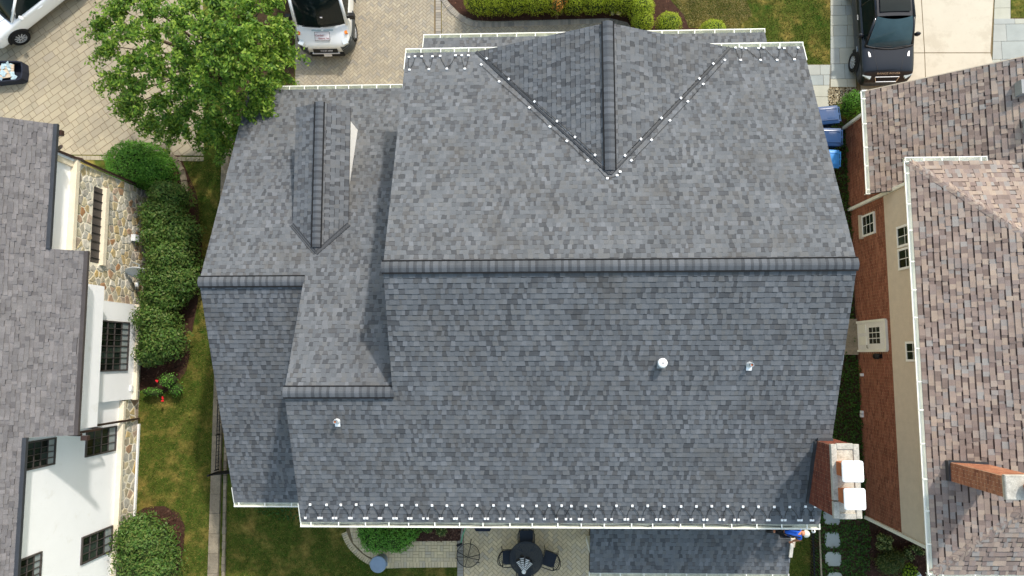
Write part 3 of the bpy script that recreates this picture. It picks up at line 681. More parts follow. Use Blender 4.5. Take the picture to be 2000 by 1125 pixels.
# slot opening with louvres
sl = MB().box((WX+.012, (slot[0]+slot[1])/2, (slot[2]+slot[3])/2), (.012, slot[1]-slot[0], slot[3]-slot[2])).build('shutter', MATS['window_bronze'], lh)
for i in range(9): MB().box((WX+.03, slot[0]+.15+i*.28, (slot[2]+slot[3])/2), (.03, .02, slot[3]-slot[2])).build('slat', MATS['iron_black'], sl)
MB().box((WX+.06, (slot[0]+slot[1])/2, slot[2]-.1), (.2, slot[1]-slot[0]+.1, .18)).build('sill', MATS['ledge_cream'], lh)
def window(house_, X, y0, y1, z0, z1, ny, nz, pane='pane_dark', fr='window_bronze', fw=.05, mw=.022, sash=None, proud=.02):
    f_ = MB()
    for a in (y0+fw/2, y1-fw/2): f_.box((X+proud, a, (z0+z1)/2), (.07, fw, z1-z0))
    for b in (z0+fw/2, z1-fw/2): f_.box((X+proud, (y0+y1)/2, b), (.068, y1-y0-2*fw, fw))
    wn_ = f_.build('window', MATS[fr], house_)
    iy0, iy1, iz0, iz1 = y0+fw, y1-fw, z0+fw, z1-fw
    for i in range(1, ny):
        y = iy0+(iy1-iy0)*i/ny; MB().box((X+proud, y, (iz0+iz1)/2), (.045, mw*(2 if sash and i in sash else 1), iz1-iz0)).build('muntin', MATS[fr], wn_)
    for j in range(1, nz):
        z = iz0+(iz1-iz0)*j/nz; MB().box((X+proud, (iy0+iy1)/2, z), (.043, iy1-iy0, mw)).build('muntin', MATS[fr], wn_)
    for i in range(ny):
        for j in range(nz):
            ya, yb_ = iy0+(iy1-iy0)*i/ny, iy0+(iy1-iy0)*(i+1)/ny; za, zb = iz0+(iz1-iz0)*j/nz, iz0+(iz1-iz0)*(j+1)/nz
            nme = pane if not (j == 0 and pane == 'pane_dark' and fr == 'window_bronze') else 'pane_pale'
            MB().box((X+proud-.012+U(-.002, .002), (ya+yb_)/2, (za+zb)/2), (.01, yb_-ya, zb-za), tint=rng.random()).build('pane', MATS[nme], wn_)
    return wn_
# windows found from the photograph on the wall plane
def wrect(u0, v0, u1, v1, X):
    a, b = zat(u0, v0, X), zat(u1, v1, X); return min(a.y, b.y), max(a.y, b.y), min(a.z, b.z), max(a.z, b.z)
a, b, c, d = wrect(194, 625, 247, 724, WX+.11); window(lh, WX+.11, a, b, c, d, 8, 4, sash=(4,))
for (u0, v0, u1, v1, k) in ((168, 838, 224, 881, 0), (159, 1046, 216, 1078, 0)):
    a, b, c, d = wrect(u0, v0, u1, v1, WX-.06); window(lh, WX-.06, zat(u1, v1, WX).y, zat(u1, (832 if k == 0 and v0 < 1000 else 1028), WX).y, c, d, 3, 4)
a, b, c, d = wrect(50, 861, 104, 908, WX-.06); window(lh, WX-.06, zat(104, 908, WX).y, zat(104, 855, WX).y, c-.02, min(d, 5.9), 4, 4)
window(lh, WX-.06, zat(95, 1128, WX).y, zat(95, 1072, WX).y, 4.75, 5.95, 4, 4, pane='pane_dark')
# dark brown downspouts
for pts in ([(-14.3, 6.35, 5.75), (-14.45, 6.36, 5.6), (WX+.06, 6.36, 5.3), (WX+.1, 6.36, 4.5), (WX+.2, 6.36, 4.3), (WX+.1, 6.36, 4.1), (WX+.08, 6.36, .1)],
            [(-13.55, -2.33, 5.2), (-14.1, -2.34, 4.95), (-14.1, -2.34, 3.4), (WX+.1, -2.3, 3.1), (WX+.1, -2.3, 1.2), (WX+.14, -2.3, 1.05), (WX+.1, -2.3, .1)]):
    d_ = MB()
    for p, q in zip(pts, pts[1:]): d_.beam(p, q, .075, .07)
    d_.build('downspout', MATS['brown_metal'], lh)
MB().box((-14.3, 6.72, 5.86), (.2, .16, .12)).build('eave_bracket', MATS['brown_metal'], lh)
MB().box((-13.42, -2.42, 5.2), (.2, .14, .14)).build('eave_bracket', MATS['brown_metal'], lh)
MB().box((WX+.1, -1.15, .75), (.16, .2, .14)).build('wall_box', MATS['trim_white'], lh)
MB().beam((WX+.09, -9, .06), (WX+.09, -2.5, .06), .06, .1).build('drip_edge', MATS['trim_white'], lh)
# white corner pier at the north end
MB().box((WX-.1, 6.3, 5.0), (.3, .1, 1.1)).build('corner_pier', MATS['stucco_white'], lh)
# gas pipes and box
gm = thing('gas_meter', 'small grey utility box and pipes on the stone wall behind the shrubs', 'meter', (WX+.1, 4.6, .3))
MB().box((WX+.12, 4.35, .95), (.16, .24, .26)).build('box', MATS['dish_grey'], gm)
for pts in ([(WX+.1, 5.6, .5), (WX+.3, 5.6, .5), (WX+.3, 5.0, .5), (WX+.3, 4.4, .45), (WX+.3, 4.4, .05)], [(WX+.05, 5.25, .7), (WX+.3, 5.25, .7), (WX+.3, 5.25, .5)], [(WX+.1, 4.7, .5), (WX+.3, 4.7, .5)]):
    MB().tube(pts, .035, 8).build('pipe', MATS['galvanised'], gm)
# satellite dish
sp = zat(270, 530, WX+.45)
sd_ = thing('satellite_dish', 'grey satellite dish on a short mast at the foot of the stone wall', 'satellite dish', (sp.x, sp.y, 0))
ax = Vector((.05, -.92, .4)).normalized(); e1 = ax.cross(Vector((1, 0, 0))).normalized(); e2 = ax.cross(e1); dm = MB(); rings = []
V = []; F = []; n = 24
for r_ in range(6):
    rr = .42*r_/5
    for j in range(n):
        t = 2*math.pi*j/n; V.append(Vector((sp.x, sp.y, sp.z))+e2*rr*1.05*math.cos(t)+e1*rr*.95*math.sin(t)+ax*(rr*rr*.35))
for r_ in range(5):
    for j in range(n): F.append((r_*n+j, r_*n+(j+1) % n, (r_+1)*n+(j+1) % n, (r_+1)*n+j))
k = len(V); V2 = [v_-ax*.02 for v_ in V]; F2 = [tuple(x+k for x in f[::-1]) for f in F]
dm.add(V+V2, F+F2+[(5*n+j, 5*n+(j+1) % n, 5*n+(j+1) % n+k, 5*n+j+k) for j in range(n)]); dm.build('reflector', MATS['dish_grey'], sd_, smooth=True)
MB().tube([(sp.x, sp.y+.1, sp.z), (sp.x-.02, sp.y+.25, sp.z-.1), (sp.x-.3, sp.y+.35, sp.z-.15)], .03, 8).build('mast', MATS['galvanised'], sd_)
MB().tube([sp-e1*.35, sp+ax*.45-e1*.15], .015, 6).box(sp+ax*.48-e1*.13, (.08, .14, .08)).build('feed_arm', MATS['dish_grey'], sd_)

# ================================================================== the brick house on the right
rh = thing('brick_house', 'brick and tan clapboard house on the right with mottled brown shingles', 'house', (16, 0, 0))
BX = 11.78
RE, RZ, RS, RYn, RYs = 11.22, 5.2, .5, 5.72, -6.18     # west eave, eave height, slope, north and south eaves
XE = 19.2
w = MB().box(((BX-.008+XE)/2, (5.3-5.72)/2, 2.6), (XE-BX+.008, 11.02, 5.2)).box(((BX-.068+XE)/2, (8.4+5.3)/2, 1.45), (XE-BX+.068, 3.1, 2.9))
rw = w.build('wall', MATS['brick_mortar_dark'], rh)
BR = bricks_on('x', -5.7, 5.28, .04, 2.56, BX, -1, th=.03, jt=.016)+bricks_on('x', 5.3, 8.42, .04, 2.8, BX-.06, -1, th=.03, jt=.016)
dy0, dy1, dz1 = zat(1708, 684, BX).y, zat(1708, 628, BX).y, 2.2
wy0, wy1, wz0, wz1 = wrect(1687, 422, 1711, 455, BX)
wz0, wz1 = .95, 1.85
hole = [(dy0-.02, dy1+.02, 0, dz1+.03), (wy0-.02, wy1+.02, wz0-.02, wz1+.02)]
BR = [b for b in BR if not any(h[0] < sum(p[1] for p in b[0])/8 < h[1] and h[2] < sum(p[2] for p in b[0])/8 < h[3] for h in hole)]
bb = MB()
for V, F, t, A_ in BR: bb.add(V, F, t)
bb.build('brickwork', MATS['brick_wall_red'], rh, kind='stuff')
z = 2.58; i = 0
sid = MB().box((BX+.0, (5.28-5.7)/2, 3.9), (.03, 10.98, 2.64)).build('siding', MATS['siding_tan'], rh)
while z < 5.15:
    V = [(BX-.062, -5.7, z), (BX-.062, 5.28, z), (BX-.02, 5.28, z+.108), (BX-.02, -5.7, z+.108), (BX-.02, -5.7, z), (BX-.02, 5.28, z)]
    MB().add(V, [(0, 3, 2, 1), (4, 0, 1, 5), (0, 4, 3), (1, 2, 5)], U(0, 1)).build('siding_board', MATS['siding_tan'], sid)
    z += .108
dk = MB()
RXr = RE+5.95; rzr = RZ+RS*5.95
deck(dk, [(RE, RYs, RZ), (RE+5.95, RYs+5.95, rzr), (RE, RYn, RZ)]); deck(dk, [(RE, RYn, RZ), (RE+5.95, RYn-5.95, rzr), (XE+2, RYn-5.95, rzr), (XE+2, RYn, RZ)]); deck(dk, [(RE, RYs, RZ), (XE+2, RYs, RZ), (XE+2, RYs+5.95, rzr), (RE+5.95, RYs+5.95, rzr)])
GX, GZ, GS, GY0, GY1 = 11.15, 2.9, .75, 5.3, 8.78
deck(dk, [(GX, GY0, GZ), (GX+5.2, GY0, GZ+GS*5.2), (GX+5.2, GY1, GZ+GS*5.2), (GX, GY1, GZ)], .14)
rroof = dk.build('roof', MATS['deck_dark'], rh)
AR = dict(expo=.165, wmin=.1, wmax=.2, hi=.028, lo=.008, skew=.004, band=.24, low=.42)
rl = math.hypot(1, RS)
TR = tabs((RE, RYn, RZ), (0, -1, 0), (1, 0, RS), [[(0, 0), (RYn-RYs, 0), ((RYn-RYs)/2, 5.95*rl)]], **AR)
TR += tabs((XE, RYn, RZ), (-1, 0, 0), (0, -1, RS), [[(0, 0), (XE-RE, 0), (XE-RE-5.95, 5.95*rl), (0, 5.95*rl)]], **AR)
TR += tabs((RE, RYs, RZ), (1, 0, 0), (0, 1, RS), [[(0, 0), (XE-RE, 0), (XE-RE, 5.95*rl), (5.95, 5.95*rl)]], **AR)
gl = math.hypot(1, GS)
TR += tabs((GX, GY1, GZ), (0, -1, 0), (1, 0, GS), [[(0, 0), (GY1-GY0, 0), (GY1-GY0, 5.2*gl), (0, 5.2*gl)]], **AR)
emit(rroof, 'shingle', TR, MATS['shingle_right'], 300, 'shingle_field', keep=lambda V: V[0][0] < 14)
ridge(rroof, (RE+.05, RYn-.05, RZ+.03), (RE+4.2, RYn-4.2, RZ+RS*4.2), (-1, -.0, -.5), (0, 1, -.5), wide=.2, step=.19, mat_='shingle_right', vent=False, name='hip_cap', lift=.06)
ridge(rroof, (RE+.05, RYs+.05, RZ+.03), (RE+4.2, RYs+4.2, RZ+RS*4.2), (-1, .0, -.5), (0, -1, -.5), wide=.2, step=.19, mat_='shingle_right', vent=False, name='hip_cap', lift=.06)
gutter(rh, (RE, RYs-.02, RZ), (RE, RYn+.02, RZ), (-1, 0, 0), hang=.9, inner='gutter_white')
gutter(rh, (RE-.12, RYn, RZ), (RE+2.3, RYn, RZ), (0, 1, 0), hang=.6, inner='gutter_white')
gutter(rh, (RE-.12, RYs, RZ), (XE, RYs, RZ), (0, -1, 0), hang=.8, inner='gutter_white')
gutter(rh, (GX, GY0-.02, GZ), (GX, GY1+.02, GZ), (-1, 0, 0), hang=.75, inner='gutter_white')
MB().beam((GX-.12, GY1+.03, GZ-.04), (GX+.4, GY1+.03, GZ-.02), .04, .12).build('rake_trim', MATS['gutter_white'], rh)
MB().beam((GX, GY1+.02, GZ-.06), (GX+5, GY1+.02, GZ-.06+GS*5), .03, .12).build('rake_trim', MATS['siding_tan'], rh)
for y, z1, x in ((8.46, 2.8, BX-.12), (5.34, 4.95, BX-.07), (-5.77, 4.95, BX-.04)):
    MB().box((x, y, z1/2+.03), (.1, .1, z1)).build('downspout', MATS['gutter_white'], rh)
MB().box((BX-.015, -5.72, 3.9), (.06, .14, 2.6)).build('corner_board', MATS['siding_tan'], rh)
# windows of the clapboard storey and the low brick storey
def wwin(u0, v0, u1, v1, zlo, zhi, ny, nz, X=BX):
    y1_, y0_ = zat(u0, v0, X).y, zat(u0, v1, X).y
    wn_ = window(rh, X-.04, y0_, y1_, zlo, zhi, ny, nz, fr='trim_white', pane='pane_dark', fw=.07, proud=-.03); return wn_
wwin(1765, 441, 1790, 483, 3.35, 4.7, 2, 3); wwin(1767, 485, 1790, 527, 3.35, 4.7, 2, 3); wwin(1776, 667, 1795, 706, 3.5, 4.7, 2, 3)
window(rh, BX-.0, wy0, wy1, wz0, wz1, 2, 3, fr='trim_white', fw=.06, proud=-.03)
MB().box((BX-.06, (wy0+wy1)/2, wz0-.05), (.16, wy1-wy0+.1, .08)).build('sill', MATS['siding_tan'], rh)
# side door with panes
dr = MB().box((BX-.03, (dy0+dy1)/2, dz1/2+.02), (.06, dy1-dy0, dz1)).build('door', MATS['trim_white'], rh)
fr_ = MB()
for y in (dy0-.02, dy1+.02): fr_.box((BX-.05, y, dz1/2+.03), (.1, .08, dz1+.04))
fr_.box((BX-.05, (dy0+dy1)/2, dz1+.06), (.098, dy1-dy0+.04, .07)).build('door_frame', MATS['gutter_white'], dr)
for i in range(3):
    for j in range(3):
        MB().box((BX-.062, dy0+.2+i*(dy1-dy0-.4)/3+.11, 1.2+j*.26), (.01, (dy1-dy0-.4)/3-.03, .22)).build('pane', MATS['pane_dark'], dr)
for i in range(2): MB().box((BX-.066, dy0+.34+i*.42, .58), (.02, .3, .55)).build('door_panel', MATS['gutter_white'], dr)
MB().tube([(BX-.08, dy0+.08, 1.0), (BX-.12, dy0+.08, 1.0), (BX-.12, dy0+.18, 1.0)], .015, 6).build('handle', MATS['iron_black'], dr)
MB().box((BX-.45, (dy0+dy1)/2, .1), (.8, 1.3, .2)).build('door_step', MATS['curb_stone'], rh)
lp = zat(1715, 696, BX-.1)
lm = MB().box((BX-.05, lp.y, 1.75), (.06, .14, .2)).lathe((BX-.17, lp.y, 1.62), [(.05, 0), (.1, .05), (.1, .24), (.03, .32)], 8).build('wall_lamp', MATS['iron_black'], rh)
for u, v in ((1682, 732), (1682, 805), (1682, 812)):
    p = zat(u, v, BX-.08); MB().box((BX-.05, p.y, max(p.z, .1)), (.1, .1, .12)).build('vent_hood', MATS['trim_white'], rh)
# roof boxes on the garage roof
for v in (165, 240):
    y = at(1990, v, 5.8).y
    x = 14.3+(.0 if v < 200 else .1); z = GZ+GS*(x+.3-GX)
    MB().box((x+.35, y, z+.02), (.6, .42, .3)).build('roof_vent_box', MATS['vent_grey'], rh)
# chimney of the brick house
RCX0, RCX1, RCY0, RCY1, RCZ = 11.68, 12.5, -3.55, -3.04, 7.82
rc = MB().box(((RCX0+RCX1)/2, (RCY0+RCY1)/2, (RCZ+5)/2), (RCX1-RCX0+.008, RCY1-RCY0+.008, RCZ-5)).build('chimney', MATS['brick_mortar_pale'], rh)
B = bricks_on('x', RCY0, RCY1, 5.55, RCZ-.02, RCX0, -1)+bricks_on('y', RCX0+.012, RCX1-.012, 5.5, RCZ-.02, RCY1, 1)+bricks_on('y', RCX0+.012, RCX1-.012, 5.5, RCZ-.02, RCY0, -1)+bricks_on('x', RCY0, RCY1, 5.55, RCZ-.02, RCX1, 1)
emit(rc, 'brick', B, MATS['brick_tan_red'], 300, 'brickwork', keep=lambda V: V[0][0] < RCX1-.05 and V[0][2] > RZ+RS*(V[0][0]-RE))
V, F, t, _ = boxpiece(((RCX0+RCX1)/2, (RCY0+RCY1)/2, RCZ+.04), (RCX1-RCX0+.08, RCY1-RCY0+.1, .1), 0, .5, .02)
MB().add(V, F, .5).build('crown', MATS['concrete_cap'], rc)
MB().lathe((12.2, -3.27, RCZ+.05), [(.13, 0), (.13, .22)], 16).build('flue_tile', MATS['terracotta'], rc)
MB().lathe((12.2, -3.27, RCZ+.26), [(.2, 0), (.2, .1), (.17, .14), (.04, .15)], 8).build('flue_cap', MATS['galvanised'], rc)
MB().beam((RCX0-.03, RCY0, RZ+RS*(RCX0-RE)+.06), (RCX0-.03, RCY1+.05, RZ+RS*(RCX0-RE)+.06), .07, .16).beam((RCX0, RCY1+.03, RZ+RS*(RCX0-RE)+.08), (RCX1, RCY1+.03, RZ+RS*(RCX1-RE)+.08), .06, .14).build('step_flashing', MATS['valley_metal'], rc)

# ================================================================== ground
g = MB().add([(-400, -400, 0), (400, -400, 0), (400, 400, 0), (-400, 400, 0)], [(0, 1, 2, 3)]).build('ground', MATS['grass_ground']); tag(g, kind='structure')
def P2(pts, z=0.0): return [(at(u, v, z).x, at(u, v, z).y) for u, v in pts]
def sheet(name, pts, z, mt, px=True, kind='structure'):
    poly = P2(pts) if px else pts
    o = MB().prism(poly, z-.05, z).build(name, MATS[mt]); o['kind'] = kind; return o, poly
def lay(parent, poly, pattern, ang, size, mt, name, limit, z, holes=(), jt=.008, rest=None, keep=None, h=.04, convex=False):
    """pavers of real thickness laid over a polygon"""
    xs = [p[0] for p in poly]; ys = [p[1] for p in poly]; cx, cy = (min(xs)+max(xs))/2, (min(ys)+max(ys))/2
    rad = math.hypot(max(xs)-min(xs), max(ys)-min(ys))/2+1; ca, sa = math.cos(ang), math.sin(ang); out = []; cvx = poly if sum(poly[i][0]*poly[(i+1) % len(poly)][1]-poly[(i+1) % len(poly)][0]*poly[i][1] for i in range(len(poly))) > 0 else poly[::-1]
    def put(x, y, a, b, r=0.0, tint=None):
        X, Y = cx+x*ca-y*sa, cy+x*sa+y*ca
        if convex:
            hx, hy = (a-jt)/2, (b-jt)/2; rc_ = [(X+x_*ca-y_*sa, Y+x_*sa+y_*ca) for x_, y_ in ((-hx, -hy), (hx, -hy), (hx, hy), (-hx, hy))]
            q = clip(rc_, cvx)
            if len(q) < 3 or area(q) < .0008: return
            if area(q) < .985*(a-jt)*(b-jt):
                mb = MB().prism(q, z-h, z+.004+U(-.0015, .0015)); out.append((mb.v, mb.f, rng.random(), area(q))); return
        elif not inpoly(X, Y, poly) or any(inpoly(X, Y, hh) for hh in holes): return
        out.append(boxpiece((X, Y, z-h/2+.004+U(-.0015, .0015)), (a-jt, b-jt, h), ang+r+U(-.006, .006), rng.random() if tint is None else tint, .005))
    if pattern == 'herring':
        L, w_ = size; n = int(rad*2/w_)
        # 2:1 herringbone
        for i in range(-n, n):
            for j in range(-n, n):
                k = (i-j) % 4
                if k == 0: put((i+1)*w_, (j+.5)*w_, L, w_)
                elif k == 2: put((i+.5)*w_, (j+.0)*w_, w_, L)
    elif pattern == 'random':
        y = -rad; r = 0
        while y < rad:
            hh = size[1]; x = -rad-U(0, .4); k = rng.randrange(2)
            while x < rad:
                w_ = size[0] if k % 2 == 0 else size[1]*(.85 if rng.random() < .7 else 1.2); k += 1
                put(x+w_/2, y+hh/2, w_, hh); x += w_
            y += hh; r += 1
    elif pattern == 'rows':
        y = -rad; r = 0
        while y < rad:
            x = -rad-(size[0]/2 if r % 2 else 0)
            while x < rad: put(x+size[0]/2, y+size[1]/2, *size); x += size[0]
            y += size[1]; r += 1
    elif pattern == 'flags':
        y = -rad
        while y < rad:
            hh = U(size[1]*.7, size[1]*1.4); x = -rad-U(0, 1)
            while x < rad:
                w_ = U(size[0]*.6, size[0]*1.5); put(x+w_/2, y+hh/2, w_, hh); x += w_
            y += hh
    elif pattern == 'basket':
        n = int(rad/size[0])+1
        for i in range(-n, n):
            for j in range(-n, n):
                for k in range(2):
                    if (i+j) % 2: put((i+.5)*size[0], (j+.25+.5*k)*size[0], size[0], size[0]/2)
                    else: put((i+.25+.5*k)*size[0], (j+.5)*size[0], size[0]/2, size[0])
    emit(parent, name, out, MATS[mt], limit, rest or name+'_field', keep)
    return out
def border(parent, pts, w_, L, mt, name, z, tintf=None):
    """a soldier course along a line of points (m)"""
    P = [Vector((p[0], p[1], 0)) for p in pts]; acc = 0
    for p, q in zip(P, P[1:]):
        d = q-p; ln_ = d.length
        if ln_ < 1e-3: continue
        d.normalize(); a = math.atan2(d.y, d.x); n = max(1, round(ln_/w_)); st = ln_/n
        for i in range(n):
            c = p+d*(i+.5)*st
            V, F, t, A_ = boxpiece((c.x, c.y, z-.02+U(-.001, .001)), (st-.008, L-.006, .05), a, rng.random(), .005)
            MB().add(V, F, t).build(name, MATS[mt], parent)
def smooth(pts, n=6):
    out = []; k = len(pts)
    for i in range(k-1):
        p0, p1, p2, p3 = pts[max(i-1, 0)], pts[i], pts[i+1], pts[min(i+2, k-1)]
        for j in range(n):
            t = j/n; out.append(tuple(.5*((2*p1[c])+(-p0[c]+p2[c])*t+(2*p0[c]-5*p1[c]+4*p2[c]-p3[c])*t*t+(-p0[c]+3*p1[c]-3*p2[c]+p3[c])*t**3) for c in (0, 1)))
    return out+[tuple(pts[-1])]
vis = lambda V: 0 < 1
# courtyard of large tan pavers
co, cpoly = sheet('courtyard', [(-120, -80), (396, -80), (398, 304), (-120, 300)], .004, 'paver_joint')
lay(co, cpoly, 'random', R(36), (.47, .265), 'paver_tan', 'paver', 300, .012, keep=lambda V: at(0, 0, 0).x < V[0][0] and V[0][1] < 13.2, jt=.014, convex=True)
border(co, P2([(60, 307), (398, 311)]), .17, .17, 'paver_tan', 'border_paver', .01)
# driveway of herringbone bricks
dv, dpoly = sheet('driveway', [(578, -80), (862, -80), (862, 80), (870, 220), (576, 200)], .004, 'paver_joint')
inner = P2([(588, -80), (848, -80), (848, 220), (586, 200)])
lay(dv, inner, 'herring', R(45), (.21, .105), 'brick_tan', 'paver', 300, .01, keep=lambda V: V[0][1] < 13 and V[0][1] > 9.2, convex=True)
for u0, u1, mt in ((577, 587, 'brick_tan'), (850, 862, 'brick_grey')):
    border(dv, P2([((u0+u1)/2, -60), ((u0+u1)/2, 180)]), .11, .21, mt, 'border_paver', .01)
# front walk with a curved border of grey bricks
wk, wpoly = sheet('front_walk', [(863, -20), (1262, -20), (1262, 110), (863, 140)], .008, 'paver_joint')
cv = smooth(P2([(859, -12), (872, 8), (886, 24), (905, 39), (928, 48), (960, 49), (1000, 48), (1060, 46), (1120, 44), (1190, 42), (1215, 50), (1232, 66), (1240, 90)]))
lay(wk, wpoly, 'herring', R(45), (.21, .105), 'brick_tan', 'paver', 160, .014, convex=True, keep=lambda V: V[0][1] < 12.1 or V[0][0] < -2.6)
border(wk, cv, .105, .2, 'brick_grey', 'border_paver', .04)
# mulch beds
bed1, _ = sheet('mulch_bed', [(865, -60), (865, -12), (880, 8), (900, 28), (925, 40), (960, 42), (1190, 36), (1225, 44), (1245, 70), (1255, 110), (1420, 110), (1400, 60), (1345, 55), (1335, 30), (1300, -10), (1270, -60)], .035, 'mulch')
bed2, _ = sheet('mulch_bed', [(262, 590), (360, 640), (372, 690), (362, 730), (340, 755), (310, 775), (270, 760)], .012, 'mulch')
bed2b, _ = sheet('mulch_bed', [(250, 330), (350, 300), (385, 380), (395, 480), (392, 560), (375, 650), (262, 650)], .010, 'mulch')
bed3, _ = sheet('mulch_bed', [(268, 1000), (285, 990), (320, 988), (350, 1002), (362, 1030), (358, 1080), (340, 1140), (262, 1140)], .012, 'mulch')
bed4, _ = sheet('mulch_bed', [(812, 1010), (905, 1010), (898, 1056), (812, 1057)], .03, 'mulch')
bed5, _ = sheet('mulch_bed', [(1690, 1005), (1830, 1075), (1835, 1160), (1690, 1160), (1700, 1060)], .012, 'mulch')
bed6, _ = sheet('planting_bed', [(1600, 230), (1690, 235), (1690, 1005), (1600, 1020)], .006, 'soil')
bed7, _ = sheet('planting_bed', [(450, -80), (576, -80), (574, 210), (450, 420)], .004, 'soil')
bed8, _ = sheet('planting_bed', [(1600, 1000), (1692, 1000), (1700, 1060), (1690, 1180), (1580, 1180), (1585, 1030)], .005, 'soil')
# rear patio and walk
pt, ppoly = sheet('patio', [(893, 980), (1152, 980), (1152, 1180), (893, 1180)], .006, 'paver_joint')
lay(pt, P2([(906, 985), (1150, 985), (1150, 1180), (906, 1180)]), 'herring', R(45), (.235, .118), 'brick_patio', 'paver', 300, .012, keep=lambda V: V[0][1] > -8.4, convex=True)
border(pt, P2([(899, 1010), (899, 1160)]), .115, .22, 'brick_grey', 'border_paver', .012)
rw_, rpoly = sheet('rear_walk', [(672, 1000), (893, 1000), (893, 1106), (760, 1110), (725, 1098), (695, 1075), (678, 1050)], .006, 'paver_joint')
lay(rw_, P2([(676, 1005), (892, 1005), (892, 1098), (745, 1100), (712, 1082), (690, 1060)]), 'basket', 0, (.22, .22), 'brick_patio', 'paver', 260, .012, convex=True)
border(rw_, smooth(P2([(672, 1040), (682, 1062), (700, 1082), (722, 1097), (748, 1104), (800, 1103), (892, 1102)])), .115, .21, 'brick_patio', 'border_paver', .016)
# concrete driveway on the right and bluestone paths
cd_, _ = sheet('concrete_driveway', [(1672, -80), (1945, -80), (1936, 150), (2040, 180), (2040, 400), (1690, 400), (1674, 170)], .004, 'paver_joint')
for pts in ([(1672, -80), (1794, -80), (1805, 103), (1676, 104), (1668, 100)], [(1795, -80), (1945, -80), (1934, 103), (1806, 103)], [(1676, 105), (1805, 104), (1812, 300), (1690, 300)], [(1806, 104), (1934, 104), (1990, 300), (1813, 300)]):
    V = P2(pts); cxx = sum(p[0] for p in V)/len(V); cyy = sum(p[1] for p in V)/len(V)
    MB().prism([(cxx+(p[0]-cxx)*.997, cyy+(p[1]-cyy)*.997) for p in V], -.03, .014).build('concrete_slab', MATS['concrete_drive'], cd_)
bs, _ = sheet('stone_path', [(1622, -80), (1671, -80), (1672, 172), (1617, 172), (1617, 240), (1560, 240), (1560, 126), (1622, 126)], .004, 'paver_joint')
for q_ in ([(1622, -60), (1671, -60), (1672, 170), (1622, 170)], [(1560, 127), (1621, 127), (1617, 240), (1560, 240)]): lay(bs, P2(q_), 'flags', 0, (.62, .55), 'bluestone', 'flagstone', 120, .012, jt=.012, convex=True)
bs2, _ = sheet('stone_path', [(1946, -80), (2080, -80), (2080, 200), (1938, 160)], .004, 'paver_joint')
for q_ in ([(1946, -80), (1973, -80), (1973, 37), (1941, 37)], [(1941, 37), (2080, 37), (2080, 200), (1937, 150)]): lay(bs2, P2(q_), 'flags', 0, (.9, .62), 'bluestone', 'flagstone', 120, .012, jt=.012, convex=True)
pl, _ = sheet('lawn_patch', [(1974, -80), (2080, -80), (2080, 35), (1974, 35)], .02, 'grass_ground')
gv, gpoly = sheet('gravel_bed', [(1617, 172), (1672, 172), (1674, 200), (1617, 205)], .01, 'soil')
# chips of mulch and gravel
def scatter(name, poly, n, size, mt, z=.014, parent=None, holes=(), lift=.02):
    xs = [p[0] for p in poly]; ys = [p[1] for p in poly]; mb = MB(); k = 0
    while k < n:
        x, y = U(min(xs), max(xs)), U(min(ys), max(ys)); k += 1
        if not inpoly(x, y, poly) or any(inpoly(x, y, h) for h in holes): continue
        s_ = size*U(.5, 1.4); M3 = Matrix.Rotation(U(0, 6.3), 3, 'Z') @ Matrix.Rotation(U(-.5, .5), 3, 'X')
        mb.box((x, y, z+U(0, lift)), (s_*U(.8, 1.8), s_*.55, s_*.3), M=M3, tint=rng.random())
    o = mb.build(name, MATS[mt], parent); o['kind'] = 'stuff'; return o
for o_, n_, pts in ((bed1, 2600, [(865, -60), (865, -12), (900, 28), (925, 40), (1190, 36), (1245, 70), (1420, 110), (1345, 55), (1300, -10), (1270, -60)]), (bed2, 500, [(300, 640), (372, 690), (340, 755), (310, 775), (270, 760)]), (bed3, 700, [(268, 1000), (320, 988), (362, 1030), (340, 1140)]), (bed4, 800, [(800, 1010), (905, 1010), (898, 1056), (800, 1057)]), (bed5, 700, [(1690, 1005), (1830, 1075), (1835, 1160), (1690, 1160)])):
    scatter('bark_chips', P2(pts), n_, .05, 'mulch_chip', parent=o_)
scatter('pebbles', gpoly, 500, .05, 'gravel', parent=gv)
